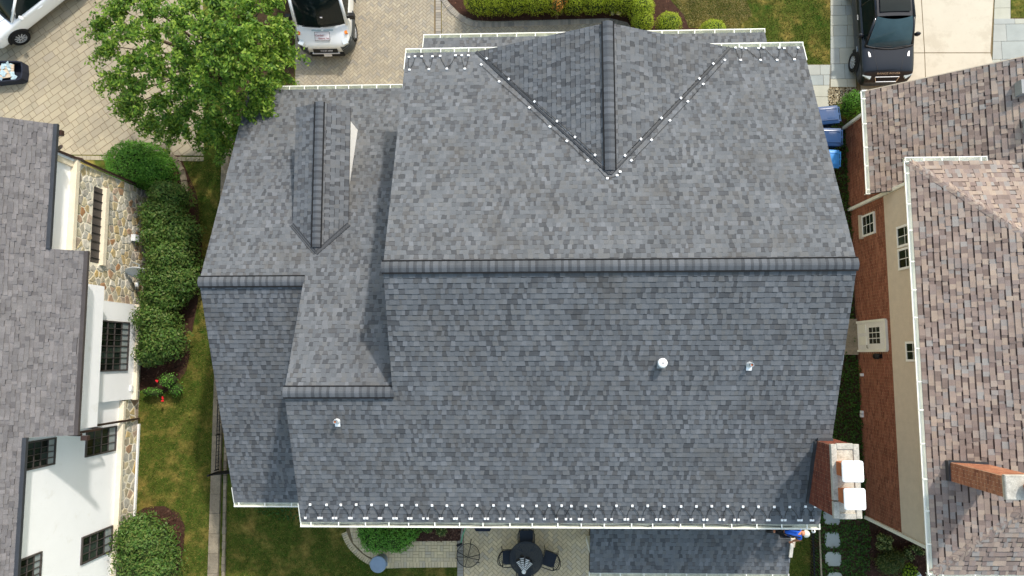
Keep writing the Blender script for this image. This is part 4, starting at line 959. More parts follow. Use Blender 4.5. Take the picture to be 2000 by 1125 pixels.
# grass blades
def blades(name, label, polys, dens, mt, hgt=.05, holes=()):
    Vs = []; ts = []
    for poly in polys:
        xs = [p[0] for p in poly]; ys = [p[1] for p in poly]; n = int((max(xs)-min(xs))*(max(ys)-min(ys))*dens)
        X = nrg.uniform(min(xs), max(xs), n); Y = nrg.uniform(min(ys), max(ys), n)
        ok = np.array([inpoly(a, b, poly) and not any(inpoly(a, b, h) for h in holes) for a, b in zip(X, Y)]); X, Y = X[ok], Y[ok]; n = len(X)
        a = nrg.uniform(0, 6.283, n); h = hgt*nrg.uniform(.5, 1.3, n); w_ = .012; ln_ = nrg.uniform(.02, .07, n); b = nrg.uniform(0, 6.283, n)
        p0 = np.stack([X-np.cos(a)*w_, Y-np.sin(a)*w_, np.zeros(n)+.003], 1); p1 = np.stack([X+np.cos(a)*w_, Y+np.sin(a)*w_, np.zeros(n)+.003], 1)
        p2 = np.stack([X+np.cos(b)*ln_, Y+np.sin(b)*ln_, h], 1); Vs.append(np.stack([p0, p1, p2], 1).reshape(-1, 3)); ts.append(nrg.random(n))
    V = np.concatenate(Vs); t = np.concatenate(ts); n = len(t)
    me = bpy.data.meshes.new(name); me.vertices.add(3*n); me.vertices.foreach_set('co', V.astype(np.float32).ravel()); me.loops.add(3*n); me.loops.foreach_set('vertex_index', np.arange(3*n, dtype=np.int32))
    me.polygons.add(n); me.polygons.foreach_set('loop_start', np.arange(0, 3*n, 3, dtype=np.int32)); me.polygons.foreach_set('loop_total', np.full(n, 3, dtype=np.int32))
    at_ = me.attributes.new('tint', 'FLOAT', 'FACE'); at_.data.foreach_set('value', t.astype(np.float32)); me.update(calc_edges=True)
    o = link(name, me, MATS[mt]); tag(o, label, 'grass', kind='stuff'); return o
blades('side_lawn_grass', 'strip of lawn grass beside the white house', [P2([(268, 780), (345, 760), (385, 640), (420, 600), (408, 1140), (355, 1140), (360, 1020), (320, 985), (268, 1000)]), P2([(362, 310), (432, 310), (425, 640), (385, 640), (395, 480)])], 900, 'grass_blade')
blades('rear_lawn_grass', 'patchy rear lawn grass between the kerb wall and the curved walk', [P2([(438, 960), (690, 1010), (672, 1045), (700, 1085), (745, 1108), (893, 1108), (893, 1150), (430, 1150)])], 900, 'grass_blade')
blades('front_lawn_grass', 'patchy dry front lawn grass beside the bluestone path', [P2([(1290, -40), (1621, -40), (1621, 125), (1560, 126), (1560, 90), (1420, 100), (1345, 50)])], 800, 'grass_blade')
blades('front_dry_grass', 'straw coloured dry grass near the clipped ball shrubs', [P2([(1290, -40), (1440, -40), (1470, 30), (1430, 60), (1345, 50)])], 2200, 'grass_dry')
blades('corner_lawn_grass', 'corner of lawn grass beyond the pale flagstones at the top right', [P2([(1976, -40), (2040, -40), (2040, 33), (1976, 33)])], 700, 'grass_blade')
blades('narrow_lawn_grass', 'narrow strip of shaded grass beside the porch roof', [P2([(1540, 1035), (1583, 1035), (1590, 1150), (1530, 1150)])], 900, 'grass_blade')
# stepping stones
for i, (u, v, a, b) in enumerate(((1624, 1008, .62, .6), (1625, 1054, .56, .56), (1627, 1092, .56, .5), (1630, 1131, .56, .5))):
    c = at(u, v, 0); k = []
    for j in range(14):
        t = 2*math.pi*j/14; q = max(abs(math.cos(t)), abs(math.sin(t)))**.75
        k.append((c.x+a/2*math.cos(t)/q*U(.93, 1.05), c.y+b/2*math.sin(t)/q*U(.93, 1.05)))
    o = MB().prism(k, 0, .03, tint=.1+.1*i).build('stepping_stone', MATS['bluestone'])
    tag(o, ['grey stepping stone nearest the foot of the chimney', 'grey stepping stone, second below the chimney', 'grey stepping stone, third below the chimney', 'grey stepping stone cut by the bottom edge of the picture'][i], 'stepping stone', 'stepping stones in the ivy')
# kerb wall between the plots
kw = thing('kerb_wall', 'low concrete kerb wall running between the white house lawn and the dark house', 'wall', at(425, 700, 0))
a0, a1 = at(443, 200, .12), at(414, 1160, .12); n = 26
b0, b1 = at(452, 200, .06), at(434, 1160, .06)
for i in range(n):
    p, q = a0.lerp(a1, i/n), a0.lerp(a1, (i+.985)/n); w_ = .26+.12*i/n
    V = [(p.x-w_/2, p.y, 0), (p.x+w_/2, p.y, 0), (q.x+w_/2, q.y, 0), (q.x-w_/2, q.y, 0)]
    MB().prism([(v_[0], v_[1]) for v_ in V], -.05, .13+U(-.006, .006), tint=rng.random()).build('coping_slab', MATS['curb_stone'], kw)
for i in range(70):
    p = b0.lerp(b1, i/70); q = b0.lerp(b1, (i+.95)/70)
    MB().beam((p.x+.03, p.y, .04), (q.x+.03, q.y, .04), .11+U(-.02, .02), .12, tint=rng.random()).build('edging_stone', MATS['curb_stone'], kw)
kx = at(431, 870, 0).x+.02
fe = thing('iron_fence', 'low black iron fence standing on the kerb wall', 'fence', (kx, -3, 0))
ys = [zat(432, v, kx).y for v in (800, 905)]
yy0, yy1 = at(430, 915, 0).y, at(432, 780, 0).y
for zz in (.2, .4): MB().beam((kx, yy0, zz), (kx, yy1, zz), .025, .02).build('rail', MATS['iron_black'], fe)
y = yy0
while y < yy1:
    MB().box((kx, y, .26), (.012, .012, .36)).build('picket', MATS['iron_black'], fe); y += .13
for y in (yy0, (yy0+yy1)/2, yy1): MB().box((kx, y, .27), (.035, .035, .44)).build('post', MATS['iron_black'], fe)
gt = thing('iron_gate', 'black iron gate closing the gap between the kerb wall and the house corner', 'gate', (kx, yy0-.1, 0))
gx1 = X3+.3; gy = yy0-.1
for zz in (.12, .5, .9): MB().beam((kx, gy, zz), (gx1, gy+.25, zz), .03, .03).build('rail', MATS['iron_black'], gt)
x = kx
while x < gx1: MB().box((x, gy+.25*(x-kx)/(gx1-kx), .5), (.022, .022, .9)).build('picket', MATS['iron_black'], gt); x += .05
for x, y in ((kx, gy), (gx1, gy+.25)): MB().box((x, y, .5), (.06, .06, 1.0)).build('post', MATS['iron_black'], gt)
# stone edging of the shrub bed
es = thing('bed_edging', 'curved row of flat edging stones beside the rounded yew', 'edging', at(352, 330, 0))
sp_ = smooth(P2([(335, 305), (348, 318), (357, 335), (361, 355), (363, 380)]), 1)
for p, q in zip(sp_, sp_[1:]):
    MB().beam((p[0], p[1], .05), (p[0]+(q[0]-p[0])*.94, p[1]+(q[1]-p[1])*.94, .05), .2, .12, tint=rng.random()).build('edging_stone', MATS['curb_stone'], es)
# railing fence in the ivy at the right
rf = thing('garden_rail_fence', 'thin dark rail fence running down through the ivy by the stepping stones', 'fence', at(1604, 1080, 0))
f0, f1 = at(1600, 1026, .9), at(1606, 1160, .9)
for dx, zz in ((0, .9), (0, .3)): MB().beam((f0.x, f0.y, zz), (f1.x, f1.y, zz), .05, .03).build('rail', MATS['curb_stone'] if zz > .5 else MATS['iron_black'], rf)
for i in range(22):
    p = f0.lerp(f1, i/21); MB().box((p.x, p.y, .45), (.018, .018, .9)).build('picket', MATS['iron_black'], rf)

# ================================================================== plants
def leafmesh(name, C, N, L, Wd, t, mt, parent, kind=None):
    n = len(C); N = N/np.linalg.norm(N, axis=1, keepdims=True); r = nrg.normal(size=(n, 3)); a = np.cross(N, r); a /= np.linalg.norm(a, axis=1, keepdims=True)+1e-9
    b = np.cross(N, a); L = L[:, None]; Wd = Wd[:, None]
    V = np.stack([C-a*L*.5, C+b*Wd*.5-N*L*.08, C+a*L*.5, C-b*Wd*.5-N*L*.08], 1).reshape(-1, 3).astype(np.float32)
    me = bpy.data.meshes.new(name); me.vertices.add(4*n); me.vertices.foreach_set('co', V.ravel()); me.loops.add(4*n); me.loops.foreach_set('vertex_index', np.arange(4*n, dtype=np.int32))
    me.polygons.add(n); me.polygons.foreach_set('loop_start', np.arange(0, 4*n, 4, dtype=np.int32)); me.polygons.foreach_set('loop_total', np.full(n, 4, dtype=np.int32))
    q = me.attributes.new('tint', 'FLOAT', 'FACE'); q.data.foreach_set('value', np.clip(t, 0, 1).astype(np.float32)); me.update(calc_edges=True)
    return link(name, me, MATS[mt], parent, kind=kind)
def unit(n):
    v = nrg.normal(size=(n, 3)); return v/np.linalg.norm(v, axis=1, keepdims=True)
def bumpy(d, ph):
    return 1+.07*np.sin(d[:, 0]*5+ph)*np.sin(d[:, 1]*6+ph*2)+.06*np.sin(d[:, 2]*8+d[:, 0]*9+ph)+.04*np.sin(d[:, 1]*15+d[:, 2]*11+ph*3)
def shrub(name, label, lobes, dens, leaf, mt, cat='shrub', group=None, depth=.22, aspect=.5, upbias=.3, smoothf=1.0, twigs=True):
    """lobes: (u, v, z of centre, rx, ry, rz) photo position of the lobe centre and radii in metres"""
    Ls = []
    for (u, v, zc, rx, ry, rz_) in lobes:
        c = at(u, v, zc); Ls.append((np.array(c), np.array([rx, ry, rz_])))
    c0 = Ls[0][0]; root = thing(name, label, cat, (c0[0], c0[1], 0), group=group); Cs = []; Ns = []
    core = MB(); st = MB()
    for i, (c, r) in enumerate(Ls):
        n = int(dens*(r[0]*r[1]+r[0]*r[2]+r[1]*r[2])*4.2); d = unit(n); d[:, 2] = np.where(d[:, 2] < -.45, -d[:, 2], d[:, 2])
        q = 1-depth*nrg.random(n)**1.6+.05*nrg.normal(size=n)*smoothf
        P = c+d*r*(q*(1+(bumpy(d, i*1.7)-1)*smoothf))[:, None]
        ok = P[:, 2] > .02
        for j, (c2, r2) in enumerate(Ls):
            if j != i: ok &= (((P-c2)/(r2*.82))**2).sum(1) > 1
        P = P[ok]; nn = d[ok]/r; nn /= np.linalg.norm(nn, axis=1, keepdims=True)
        Cs.append(P); Ns.append(nn+np.array([0, 0, upbias])+nrg.normal(size=P.shape)*.55)
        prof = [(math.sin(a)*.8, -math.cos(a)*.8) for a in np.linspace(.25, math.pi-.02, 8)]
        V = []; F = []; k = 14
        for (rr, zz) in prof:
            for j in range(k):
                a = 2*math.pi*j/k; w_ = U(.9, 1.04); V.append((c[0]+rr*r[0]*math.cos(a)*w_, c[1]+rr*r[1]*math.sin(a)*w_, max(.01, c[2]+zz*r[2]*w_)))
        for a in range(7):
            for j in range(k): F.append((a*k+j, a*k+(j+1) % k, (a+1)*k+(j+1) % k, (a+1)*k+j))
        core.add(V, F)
        for _ in range(3):
            e = c+unit(1)[0]*r*.6; st.tube([(c[0]+U(-.05, .05), c[1]+U(-.05, .05), 0), ((c[0]+e[0])/2, (c[1]+e[1])/2, max(.1, c[2]*.6)), tuple(e)], [.025, .018, .008], 5)
    C = np.concatenate(Cs); N = np.concatenate(Ns); n = len(C)
    leafmesh('foliage', C, N, leaf*nrg.uniform(.6, 1.3, n), leaf*aspect*nrg.uniform(.7, 1.2, n), nrg.random(n), mt, root, kind='stuff')
    core.build('dark_core', MATS['foliage_core'], root); st.build('stem', MATS['bark'], root)  # filled dark green core, added so gaps between leaves look shaded
    return root
shrub('yew_bush', 'large rounded dark green yew at the corner of the stone wall', [(272, 322, .75, 1.2, .9, .95), (305, 335, .7, .8, .75, .8)], 420, .085, 'leaf_yew', aspect=.6, depth=.12, smoothf=.6)
shrub('rhododendron', 'grey green rhododendron just below the rounded yew', [(335, 385, .75, .78, .62, .9), (322, 425, .8, .85, .75, 1.0), (352, 455, .8, .78, .75, .95), (318, 465, .75, .75, .6, .9)], 260, .115, 'leaf_rhodo', depth=.3)
shrub('rhododendron', 'tallest rhododendron, beside the satellite dish', [(342, 505, .9, .95, .8, 1.1), (325, 545, .85, .9, .75, 1.0), (358, 545, .75, .75, .8, .9), (322, 580, .8, .85, .6, .9)], 260, .115, 'leaf_rhodo', depth=.3)
shrub('rhododendron', 'lowest rhododendron of the row, below the wall window', [(310, 622, .75, .85, .7, .95), (322, 665, .75, .88, .75, .9), (298, 690, .65, .6, .5, .7)], 260, .115, 'leaf_rhodo', depth=.3)
shrub('rounded_shrub', 'rounded green shrub in a mulch ring at the bottom left', [(285, 1062, .8, 1.1, .95, 1.0), (290, 1105, .8, 1.1, .8, 1.0), (275, 1040, .75, .75, .7, .85), (315, 1075, .6, .6, .6, .7)], 260, .115, 'leaf_rhodo', smoothf=1.5, depth=.3)
rb = shrub('rose_bush', 'loose rose bush with red blooms below the rhododendrons', [(330, 742, .5, .35, .3, .4), (300, 765, .3, .5, .18, .25), (345, 760, .3, .28, .3, .25)], 150, .08, 'leaf_rear', depth=.6)
for u, v, z in ((306, 744, .7), (317, 777, .5), (318, 783, .45)):
    p = at(u, v, z); b = MB()
    for k in range(5): b.lathe((p.x+U(-.03, .03), p.y+U(-.03, .03), p.z+U(-.02, .02)), [(.01, -.03), (.03, 0), (.022, .02), (.005, .025)], 7)
    b.build('bloom', MATS['petal_red'], rb)
shrub('clipped_hedge', 'long clipped yellow green hedge along the front walk', [(940, 0, .6, .7, .55, .75)]+[(970+i*38, 2-i*.6, .6, .62, .52, .75) for i in range(7)]+[(1225, 0, .6, .62, .55, .8), (1252, 22, .6, .5, .52, .78), (1255, 45, .5, .42, .42, .66), (1240, -20, .6, .6, .5, .75)], 520, .055, 'leaf_box', cat='hedge', smoothf=.5, depth=.15)
shrub('ball_shrub', 'clipped ball shrub beside the end of the long hedge', [(1306, 47, .4, .5, .46, .48)], 620, .05, 'leaf_box', smoothf=.5, depth=.15)
shrub('ball_shrub', 'clipped ball shrub half hidden behind the front gutter', [(1392, 60, .4, .52, .42, .45)], 620, .05, 'leaf_box', smoothf=.5, depth=.15)
shrub('orange_shrub', 'small orange leaved shrub growing out of the long hedge', [(1089, 10, 1.1, .22, .22, .4), (1100, 2, 1.1, .16, .14, .35)], 300, .07, 'leaf_orange', depth=.6)
shrub('round_bush', 'bright green bush between the recycling bins and the brick house', [(1668, 205, .6, .52, .5, .7)], 500, .07, 'leaf_yew')
shrub('leafy_shrub', 'bright green leafy shrub in the curve of the rear walk', [(735, 1050, .4, .62, .55, .5), (775, 1052, .4, .62, .5, .5), (720, 1035, .35, .4, .35, .42), (800, 1038, .35, .4, .35, .42)], 330, .085, 'leaf_rear')
shrub('bed_plant', 'small yellowish plant in the mulch by the rear walk', [(862, 1036, .25, .25, .22, .28)], 220, .07, 'leaf_pale', depth=.6)
shrub('bed_plant', 'low green plant tucked under the eave beside the leafy rear shrub', [(832, 1030, .25, .35, .2, .28)], 220, .07, 'leaf_rear', depth=.6)
shrub('hydrangea', 'pale yellow green hydrangea against the dark mulch, nearer the chimney', [(1722, 1050, .4, .18, .18, .2), (1735, 1055, .4, .16, .18, .2), (1720, 1066, .4, .18, .16, .2), (1734, 1069, .38, .16, .14, .18)], 240, .075, 'leaf_pale', depth=.4)
shrub('hydrangea', 'pale hydrangea close under the corner of the brick house', [(1772, 1078, .35, .16, .18, .2), (1785, 1070, .35, .16, .14, .2), (1796, 1078, .35, .15, .15, .18), (1778, 1088, .35, .15, .14, .18)], 180, .08, 'leaf_pale', depth=.5)
shrub('olive_shrub', 'dull olive shrub at the bottom edge below the hydrangeas', [(1735, 1100, .4, .5, .45, .45), (1748, 1090, .4, .4, .35, .45)], 260, .08, 'leaf_olive', depth=.5)
shrub('lime_shrub', 'lime green shrub at the bottom edge beside the olive one', [(1775, 1116, .4, .3, .3, .4)], 260, .09, 'leaf_lime', depth=.5)
def carpet(name, label, poly, dens, leaf, mt, z0=.04, z1=.16, cat='ground cover', holes=()):
    xs = [p[0] for p in poly]; ys = [p[1] for p in poly]; n = int((max(xs)-min(xs))*(max(ys)-min(ys))*dens)
    X = nrg.uniform(min(xs), max(xs), n); Y = nrg.uniform(min(ys), max(ys), n)
    ok = np.array([inpoly(a, b, poly) and not any(inpoly(a, b, h) for h in holes) for a, b in zip(X, Y)]); X, Y = X[ok], Y[ok]; n = len(X)
    hh = .5+.5*np.sin(X*7.1+1.3*np.sin(Y*5))*np.sin(Y*6.3+X*2)
    C = np.stack([X, Y, z0+(z1-z0)*hh*nrg.random(n)], 1); N = nrg.normal(size=(n, 3))*.5+np.array([0, 0, 1])
    o = leafmesh(name, C, N, leaf*nrg.uniform(.6, 1.3, n), leaf*.7*nrg.uniform(.6, 1.2, n), nrg.random(n), mt, None); tag(o, label, cat, kind='stuff')
stn = []
for (u, v, a, b) in ((1624, 1008, .5, .5), (1625, 1054, .46, .46), (1627, 1092, .46, .42), (1630, 1131, .46, .42)):
    c = at(u, v, 0); stn.append([(c.x-a/2, c.y-b/2), (c.x+a/2, c.y-b/2), (c.x+a/2, c.y+b/2), (c.x-a/2, c.y+b/2)])
carpet('ivy', 'dark ivy in the gap between the dark roofed house and the brick wall', P2([(1600, 240), (1660, 240), (1665, 640), (1668, 700), (1686, 720), (1690, 990), (1600, 1000)]), 420, .085, 'leaf_ivy', .05, .28)
carpet('ivy', 'ivy round the stepping stones at the bottom right', P2([(1590, 985), (1692, 1000), (1700, 1060), (1690, 1170), (1585, 1170)]), 420, .085, 'leaf_ivy', .03, .2, holes=stn)
carpet('ground_cover', 'green plants along the rear wall of the left wing', P2([(500, 990), (588, 985), (590, 1012), (560, 1018), (505, 1000)]), 300, .08, 'leaf_ivy', .03, .2)
carpet('leaf_litter', 'dry leaves under the big tree beside the driveway', P2([(455, 60), (575, 60), (573, 180), (470, 300)]), 60, .08, 'leaf_olive', .02, .05)
# the big tree
tb = Vector((-10.35, 9.75, 0))
tree = thing('maple_tree', 'big leafy green tree spreading over the paved courtyard', 'tree', tb)
CL = []
for u, v, z in ((188, 45, 4.2), (205, 92, 3.9), (212, 150, 3.5), (245, 188, 3.2), (262, 207, 3.0), (290, 238, 2.8), (345, 252, 2.7), (398, 262, 2.6), (428, 278, 2.5), (462, 245, 2.7), (500, 200, 4.3), (505, 165, 4.5), (532, 146, 3.6), (545, 100, 4.0), (538, 45, 4.4), (522, 0, 4.6), (480, -30, 5), (400, -35, 5), (320, -30, 4.8), (255, -10, 4.5), (225, 18, 4.4)):
    CL.append((np.array(at(390+(u-390)*(.93 if u < 390 else 1), 110+(v-110)*.96, z)), .5))
for u, v, z in ((250, 60, 5.0), (255, 115, 4.8), (270, 160, 4.4), (310, 200, 4.2), (360, 215, 4.0), (410, 225, 4.0), (450, 200, 4.6), (300, 20, 5.6), (300, 80, 5.6), (310, 130, 5.3), (355, 165, 5.2), (405, 175, 5.4), (455, 150, 5.6), (488, 120, 5.4), (490, 70, 5.6), (482, 20, 5.8), (350, 40, 6.2), (355, 95, 6.2), (400, 60, 6.6), (405, 115, 6.4), (450, 60, 6.6), (450, 105, 6.3), (430, 10, 6.4), (370, 0, 6.0), (512, 110, 4.6), (508, 60, 5.0), (522, 172, 3.4), (380, 130, 5.0), (330, 235, 3.3), (440, 250, 3.2)):
    CL.append((np.array(at(u, v, z)), .66))
Cs = []; Ns = []; ts = []
br = MB(); fork = np.array([tb.x-.25, tb.y+.4, 2.4])
for i, (c, r) in enumerate(CL):
    # drooping sprays inside each branch cluster
    out = c-np.array([tb.x-.6, tb.y+1.6, 3.6]); out /= np.linalg.norm(out)
    m1 = fork+(c-fork)*.5+np.array([0, 0, .35]); br.tube([tuple(fork+nrg.normal(size=3)*.06), tuple(m1), tuple(c-out*r*.2)], [.07, .04, .012], 6)
    for k in range(20):
        d = unit(1)[0]*np.array([1, 1, .55])+out*(.75 if i < 21 else .3); s0 = c+unit(1)[0]*r*.25; e = s0+d*r*U(.6, 1.15)
        n = 34; tt = nrg.random(n)**.7; P = s0[None]+(e-s0)[None]*tt[:, None]+nrg.normal(size=(n, 3))*.06
        P[:, 2] -= .1*tt**2
        Cs.append(P); Ns.append(nrg.normal(size=(n, 3))*.55+np.array([0, 0, .9])+d*.3); ts.append(np.clip(nrg.normal(.5, .25, n)+U(-.18, .18), 0, 1))
        if k % 3 == 0: br.tube([tuple(c-out*r*.2), tuple(e)], [.012, .004], 4)
C = np.concatenate(Cs); N = np.concatenate(Ns); t = np.concatenate(ts); n = len(C)
leafmesh('crown', C, N, nrg.uniform(.1, .19, n), nrg.uniform(.045, .085, n), t, 'leaf_tree', tree, kind='stuff')
br.build('branch', MATS['bark'], tree)
MB().tube([tb, tb+Vector((-.05, .1, 1)), tb+Vector((-.15, .25, 1.8)), Vector(fork)], [.2, .16, .14, .11], 10).build('trunk', MATS['bark'], tree)

# ================================================================== vehicles
def text_mesh(s, size, name, mt, parent, M4, depth=.004):
    c = bpy.data.curves.new(name, 'FONT'); c.body = s; c.size = size; c.extrude = depth; c.align_x = 'CENTER'; c.align_y = 'CENTER'
    o = bpy.data.objects.new(name, c); COL.objects.link(o)
    me = bpy.data.meshes.new_from_object(o.evaluated_get(bpy.context.evaluated_depsgraph_get())); bpy.data.objects.remove(o); bpy.data.curves.remove(c)
    me.transform(M4); me.materials.clear(); return link(name, me, MATS[mt], parent, local=True)
def patch(mb, p00, p10, p11, p01, nu=8, nv=5, bulge=(0, 0, 0), mi=0, eu=(0, 0, 0)):
    p00, p10, p11, p01, b, e = map(Vector, (p00, p10, p11, p01, bulge, eu)); V = []; F = []
    for j in range(nv+1):
        for i in range(nu+1):
            u, v = i/nu, j/nv; p = (p00*(1-u)+p10*u)*(1-v)+(p01*(1-u)+p11*u)*v
            V.append(p+b*(4*u*(1-u))*(.6+.4*4*v*(1-v))+e*4*v*(1-v))
    for j in range(nv):
        for i in range(nu): k = j*(nu+1)+i; F.append((k, k+1, k+nu+2, k+nu+1))
    mb.add(V, F, mi=mi)
def wheel(parent, x, y, r, w_, side):
    mb = MB(); n = 24; prof = [(r*.62, -w_/2), (r*.95, -w_/2), (r, -w_*.3), (r, w_*.3), (r*.95, w_/2), (r*.62, w_/2)]
    V = []; F = []
    for rr, xx in prof:
        for j in range(n): a = 2*math.pi*j/n; V.append((x+xx, y+rr*math.cos(a), r+rr*math.sin(a)))
    for i in range(len(prof)-1):
        for j in range(n): F.append((i*n+j, (i+1)*n+j, (i+1)*n+(j+1) % n, i*n+(j+1) % n))
    wl = mb.add(V, F).build('wheel', MATS['tyre'], parent, local=True, smooth=True)
    rim = MB(); xo = x+side*w_*.42
    for k in range(10):
        a = 2*math.pi*k/10; d = Vector((0, math.cos(a), math.sin(a))); rim.beam(Vector((xo, y, r))+d*r*.12, Vector((xo-side*.01, y, r))+d*r*.62, .03, .035, up=(1, 0, 0))
    V = []; F = []
    for rr, xx in ((r*.6, .0), (r*.66, .01), (r*.66, -.05), (r*.6, -.05)):
        for j in range(n): a = 2*math.pi*j/n; V.append((xo+side*xx, y+rr*math.cos(a), r+rr*math.sin(a)))
    for i in range(4):
        for j in range(n): F.append((i*n+j, ((i+1) % 4)*n+j, ((i+1) % 4)*n+(j+1) % n, i*n+(j+1) % n))
    rim.add(V, F); rim.build('rim', MATS['rim_silver'], wl)
    V = [(xo-side*.06, y+r*.6*math.cos(2*math.pi*j/n), r+r*.6*math.sin(2*math.pi*j/n)) for j in range(n)]
    MB().add(V, [tuple(range(n))]).build('brake_disc', MATS['plastic_black'], wl)
def hull(parent, name, stations, mt, sub=2):
    """stations: (y, w_bottom, w_side, w_top, z_bottom, z_side, z_top, crown)"""
    V = []; F = []
    for (y, wb, ws, wt, zb, zs, zt, cr) in stations:
        half = [(wb, zb), (ws, zb+(zs-zb)*.4), (ws, zs), (ws*.985, zs+(zt-zs)*.7), (wt, zt), (wt*.6, zt+cr*.75), (wt*.25, zt+cr)]
        ring = [(x, y, z) for x, z in half]+[(-x, y, z) for x, z in half[::-1]]; V += ring
    k = 14; n = len(stations)
    for i in range(n-1):
        for j in range(k): F.append((i*k+j, i*k+(j+1) % k, (i+1)*k+(j+1) % k, (i+1)*k+j))
    F += [tuple(range(k-1, -1, -1)), tuple((n-1)*k+j for j in range(k))]
    o = MB().add(V, F).build(name, MATS[mt], parent, smooth=True, local=True)
    s_ = o.modifiers.new('subd', 'SUBSURF'); s_.levels = sub; s_.render_levels = sub; return o
def suv(label, loc, rz, paint, glass, vents, group=None, letters=None, cat='car'):
    t = thing('parked_car', label, cat, loc, rz, group)
    body = hull(t, 'body', [(0, .52, .66, .50, .30, .46, .56, .0), (.04, .70, .82, .60, .27, .52, .66, .01), (.14, .80, .90, .68, .25, .62, .78, .02), (.28, .84, .94, .74, .24, .72, .93, .02), (.36, .85, .95, .78, .24, .75, .97, .03), (.6, .87, .965, .81, .24, .78, 1.0, .04), (.95, .88, .975, .84, .24, .80, 1.03, .04), (1.3, .88, .975, .86, .24, .84, 1.06, .045), (1.6, .88, .975, .87, .24, .86, 1.07, .0), (2.6, .88, .98, .87, .24, .86, 1.07, 0), (3.9, .88, .98, .86, .24, .86, 1.08, 0), (4.5, .84, .95, .80, .28, .84, 1.06, 0), (4.78, .70, .85, .66, .35, .75, .95, 0)], paint)
    cb = MB(); yb, zb_, yt, zt = 1.24, 1.08, 2.08, 1.62
    patch(cb, (-.66, yt, zt), (.66, yt, zt), (.62, 4.0, 1.58), (-.62, 4.0, 1.58), 8, 6, (0, 0, .05), eu=(0, 0, .03))
    patch(cb, (-.62, 4.0, 1.58), (.62, 4.0, 1.58), (.78, 4.6, 1.1), (-.78, 4.6, 1.1), 8, 3, (0, .06, .05))
    for s_ in (-1, 1):
        cb.beam((s_*.84, yb-.02, zb_-.02), (s_*.67, yt, zt+.005), .085, .05); cb.beam((s_*.675, yt-.03, zt+.005), (s_*.63, 4.0, 1.585), .08, .05)
        cb.beam((s_*.885, 2.75, 1.06), (s_*.655, 2.8, 1.6), .09, .03); cb.beam((s_*.875, 3.75, 1.06), (s_*.64, 3.75, 1.59), .14, .03); cb.beam((s_*.80, 4.55, 1.08), (s_*.62, 4.0, 1.58), .14, .05)
    cb.build('cabin', MATS[paint], t, local=True, smooth=True)
    ws = MB(); patch(ws, (-.80, yb, zb_), (.80, yb, zb_), (.63, yt, zt+.01), (-.63, yt, zt+.01), 12, 6, (0, -.2, .0), eu=(0, -.03, .03)); ws.build('windscreen', MATS[glass], t, local=True, smooth=True)
    for s_ in (-1, 1):
        sw_ = MB(); patch(sw_, (s_*.875, 1.42, 1.07), (s_*.87, 4.3, 1.07), (s_*.635, 3.85, 1.58), (s_*.665, 2.02, 1.6), 6, 3, (s_*.03, 0, 0)); sw_.build('side_window', MATS['windscreen'], t, local=True, smooth=True)
        mr = MB().lathe((s_*1.02, 1.62, 1.08), [(.04, -.06), (.1, 0), (.09, .1), (.03, .14)], 12, sx=1.1, sy=.75).beam((s_*.86, 1.62, 1.07), (s_*.98, 1.62, 1.1), .05, .05); mr.build('door_mirror', MATS[paint], t, local=True, smooth=True)
        MB().beam((s_*.985, 2.3, .92), (s_*.985, 2.5, .92), .02, .03).build('door_handle', MATS['chrome' if paint == 'car_black' else paint], t, local=True)
        MB().box((s_*.74, .2, .80), (.3, .12, .07), rz=s_*.55).build('headlight', MATS['pane_pale'], t, local=True)
        for y in (.93, 3.82): wheel(t, s_*.888, y, .37, .25, s_)
        for y in (.93, 3.82):
            arch = MB(); n = 14; V = []; F = []
            for j in range(n+1):
                a = math.pi*j/n; V += [(s_*.984, y+.40*math.cos(a), .37+.40*math.sin(a)), (s_*.984, y+.46*math.cos(a), .37+.46*math.sin(a)), (s_*.88, y+.40*math.cos(a), .37+.40*math.sin(a))]
            for j in range(n): F += [(3*j, 3*j+1, 3*j+4, 3*j+3), (3*j+2, 3*j, 3*j+3, 3*j+5)]
            F2 = []; arch.add(V, F).add([(s_*.982, y, .37)]+[(s_*.982, y+.41*math.cos(math.pi*j/n), .37+.41*math.sin(math.pi*j/n)) for j in range(n+1)], [(0, j+1, j+2) for j in range(n)])
            arch.build('wheel_arch', MATS['plastic_black'], t, local=True)
    MB().tube([(x, yb-.2*(1-(x/.8)**2)*.62-.02, 1.085) for x in np.linspace(-.84, .84, 13)], .035, 6).build('cowl', MATS['plastic_black'], t, local=True)
    for s_ in (-1, 1): MB().beam((s_*.42, .35, 1.0), (s_*.6, 1.28, 1.085), .012, .008).build('hood_seam', MATS['plastic_black'], t, local=True)
    MB().beam((-.5, 1.14, 1.12), (.05, 1.16, 1.15), .018, .018).beam((.12, 1.12, 1.12), (.62, 1.2, 1.14), .018, .018).build('wiper', MATS['plastic_black'], t, local=True)
    gm_ = Matrix.Rotation(R(48), 3, 'X'); gr = MB().box((0, .10, .735), (.86, .17, .03), M=gm_).build('grille', MATS['plastic_black'], t, local=True)
    gf = MB().beam((-.43, .155, .81), (.43, .155, .81), .02, .03).beam((-.37, .03, .675), (.37, .03, .675), .02, .03).beam((-.44, .155, .81), (-.37, .03, .675), .025, .03).beam((.44, .155, .81), (.37, .03, .675), .025, .03); gf.build('grille_frame', MATS['chrome'], gr)
    sr = MB(); patch(sr, (-.54, yt+.14, 1.685), (.54, yt+.14, 1.685), (.52, 3.85, 1.665), (-.52, 3.85, 1.665), 6, 6, (0, 0, .02), eu=(0, 0, .025)); sr.build('sunroof', MATS['windscreen'], t, local=True, smooth=True)
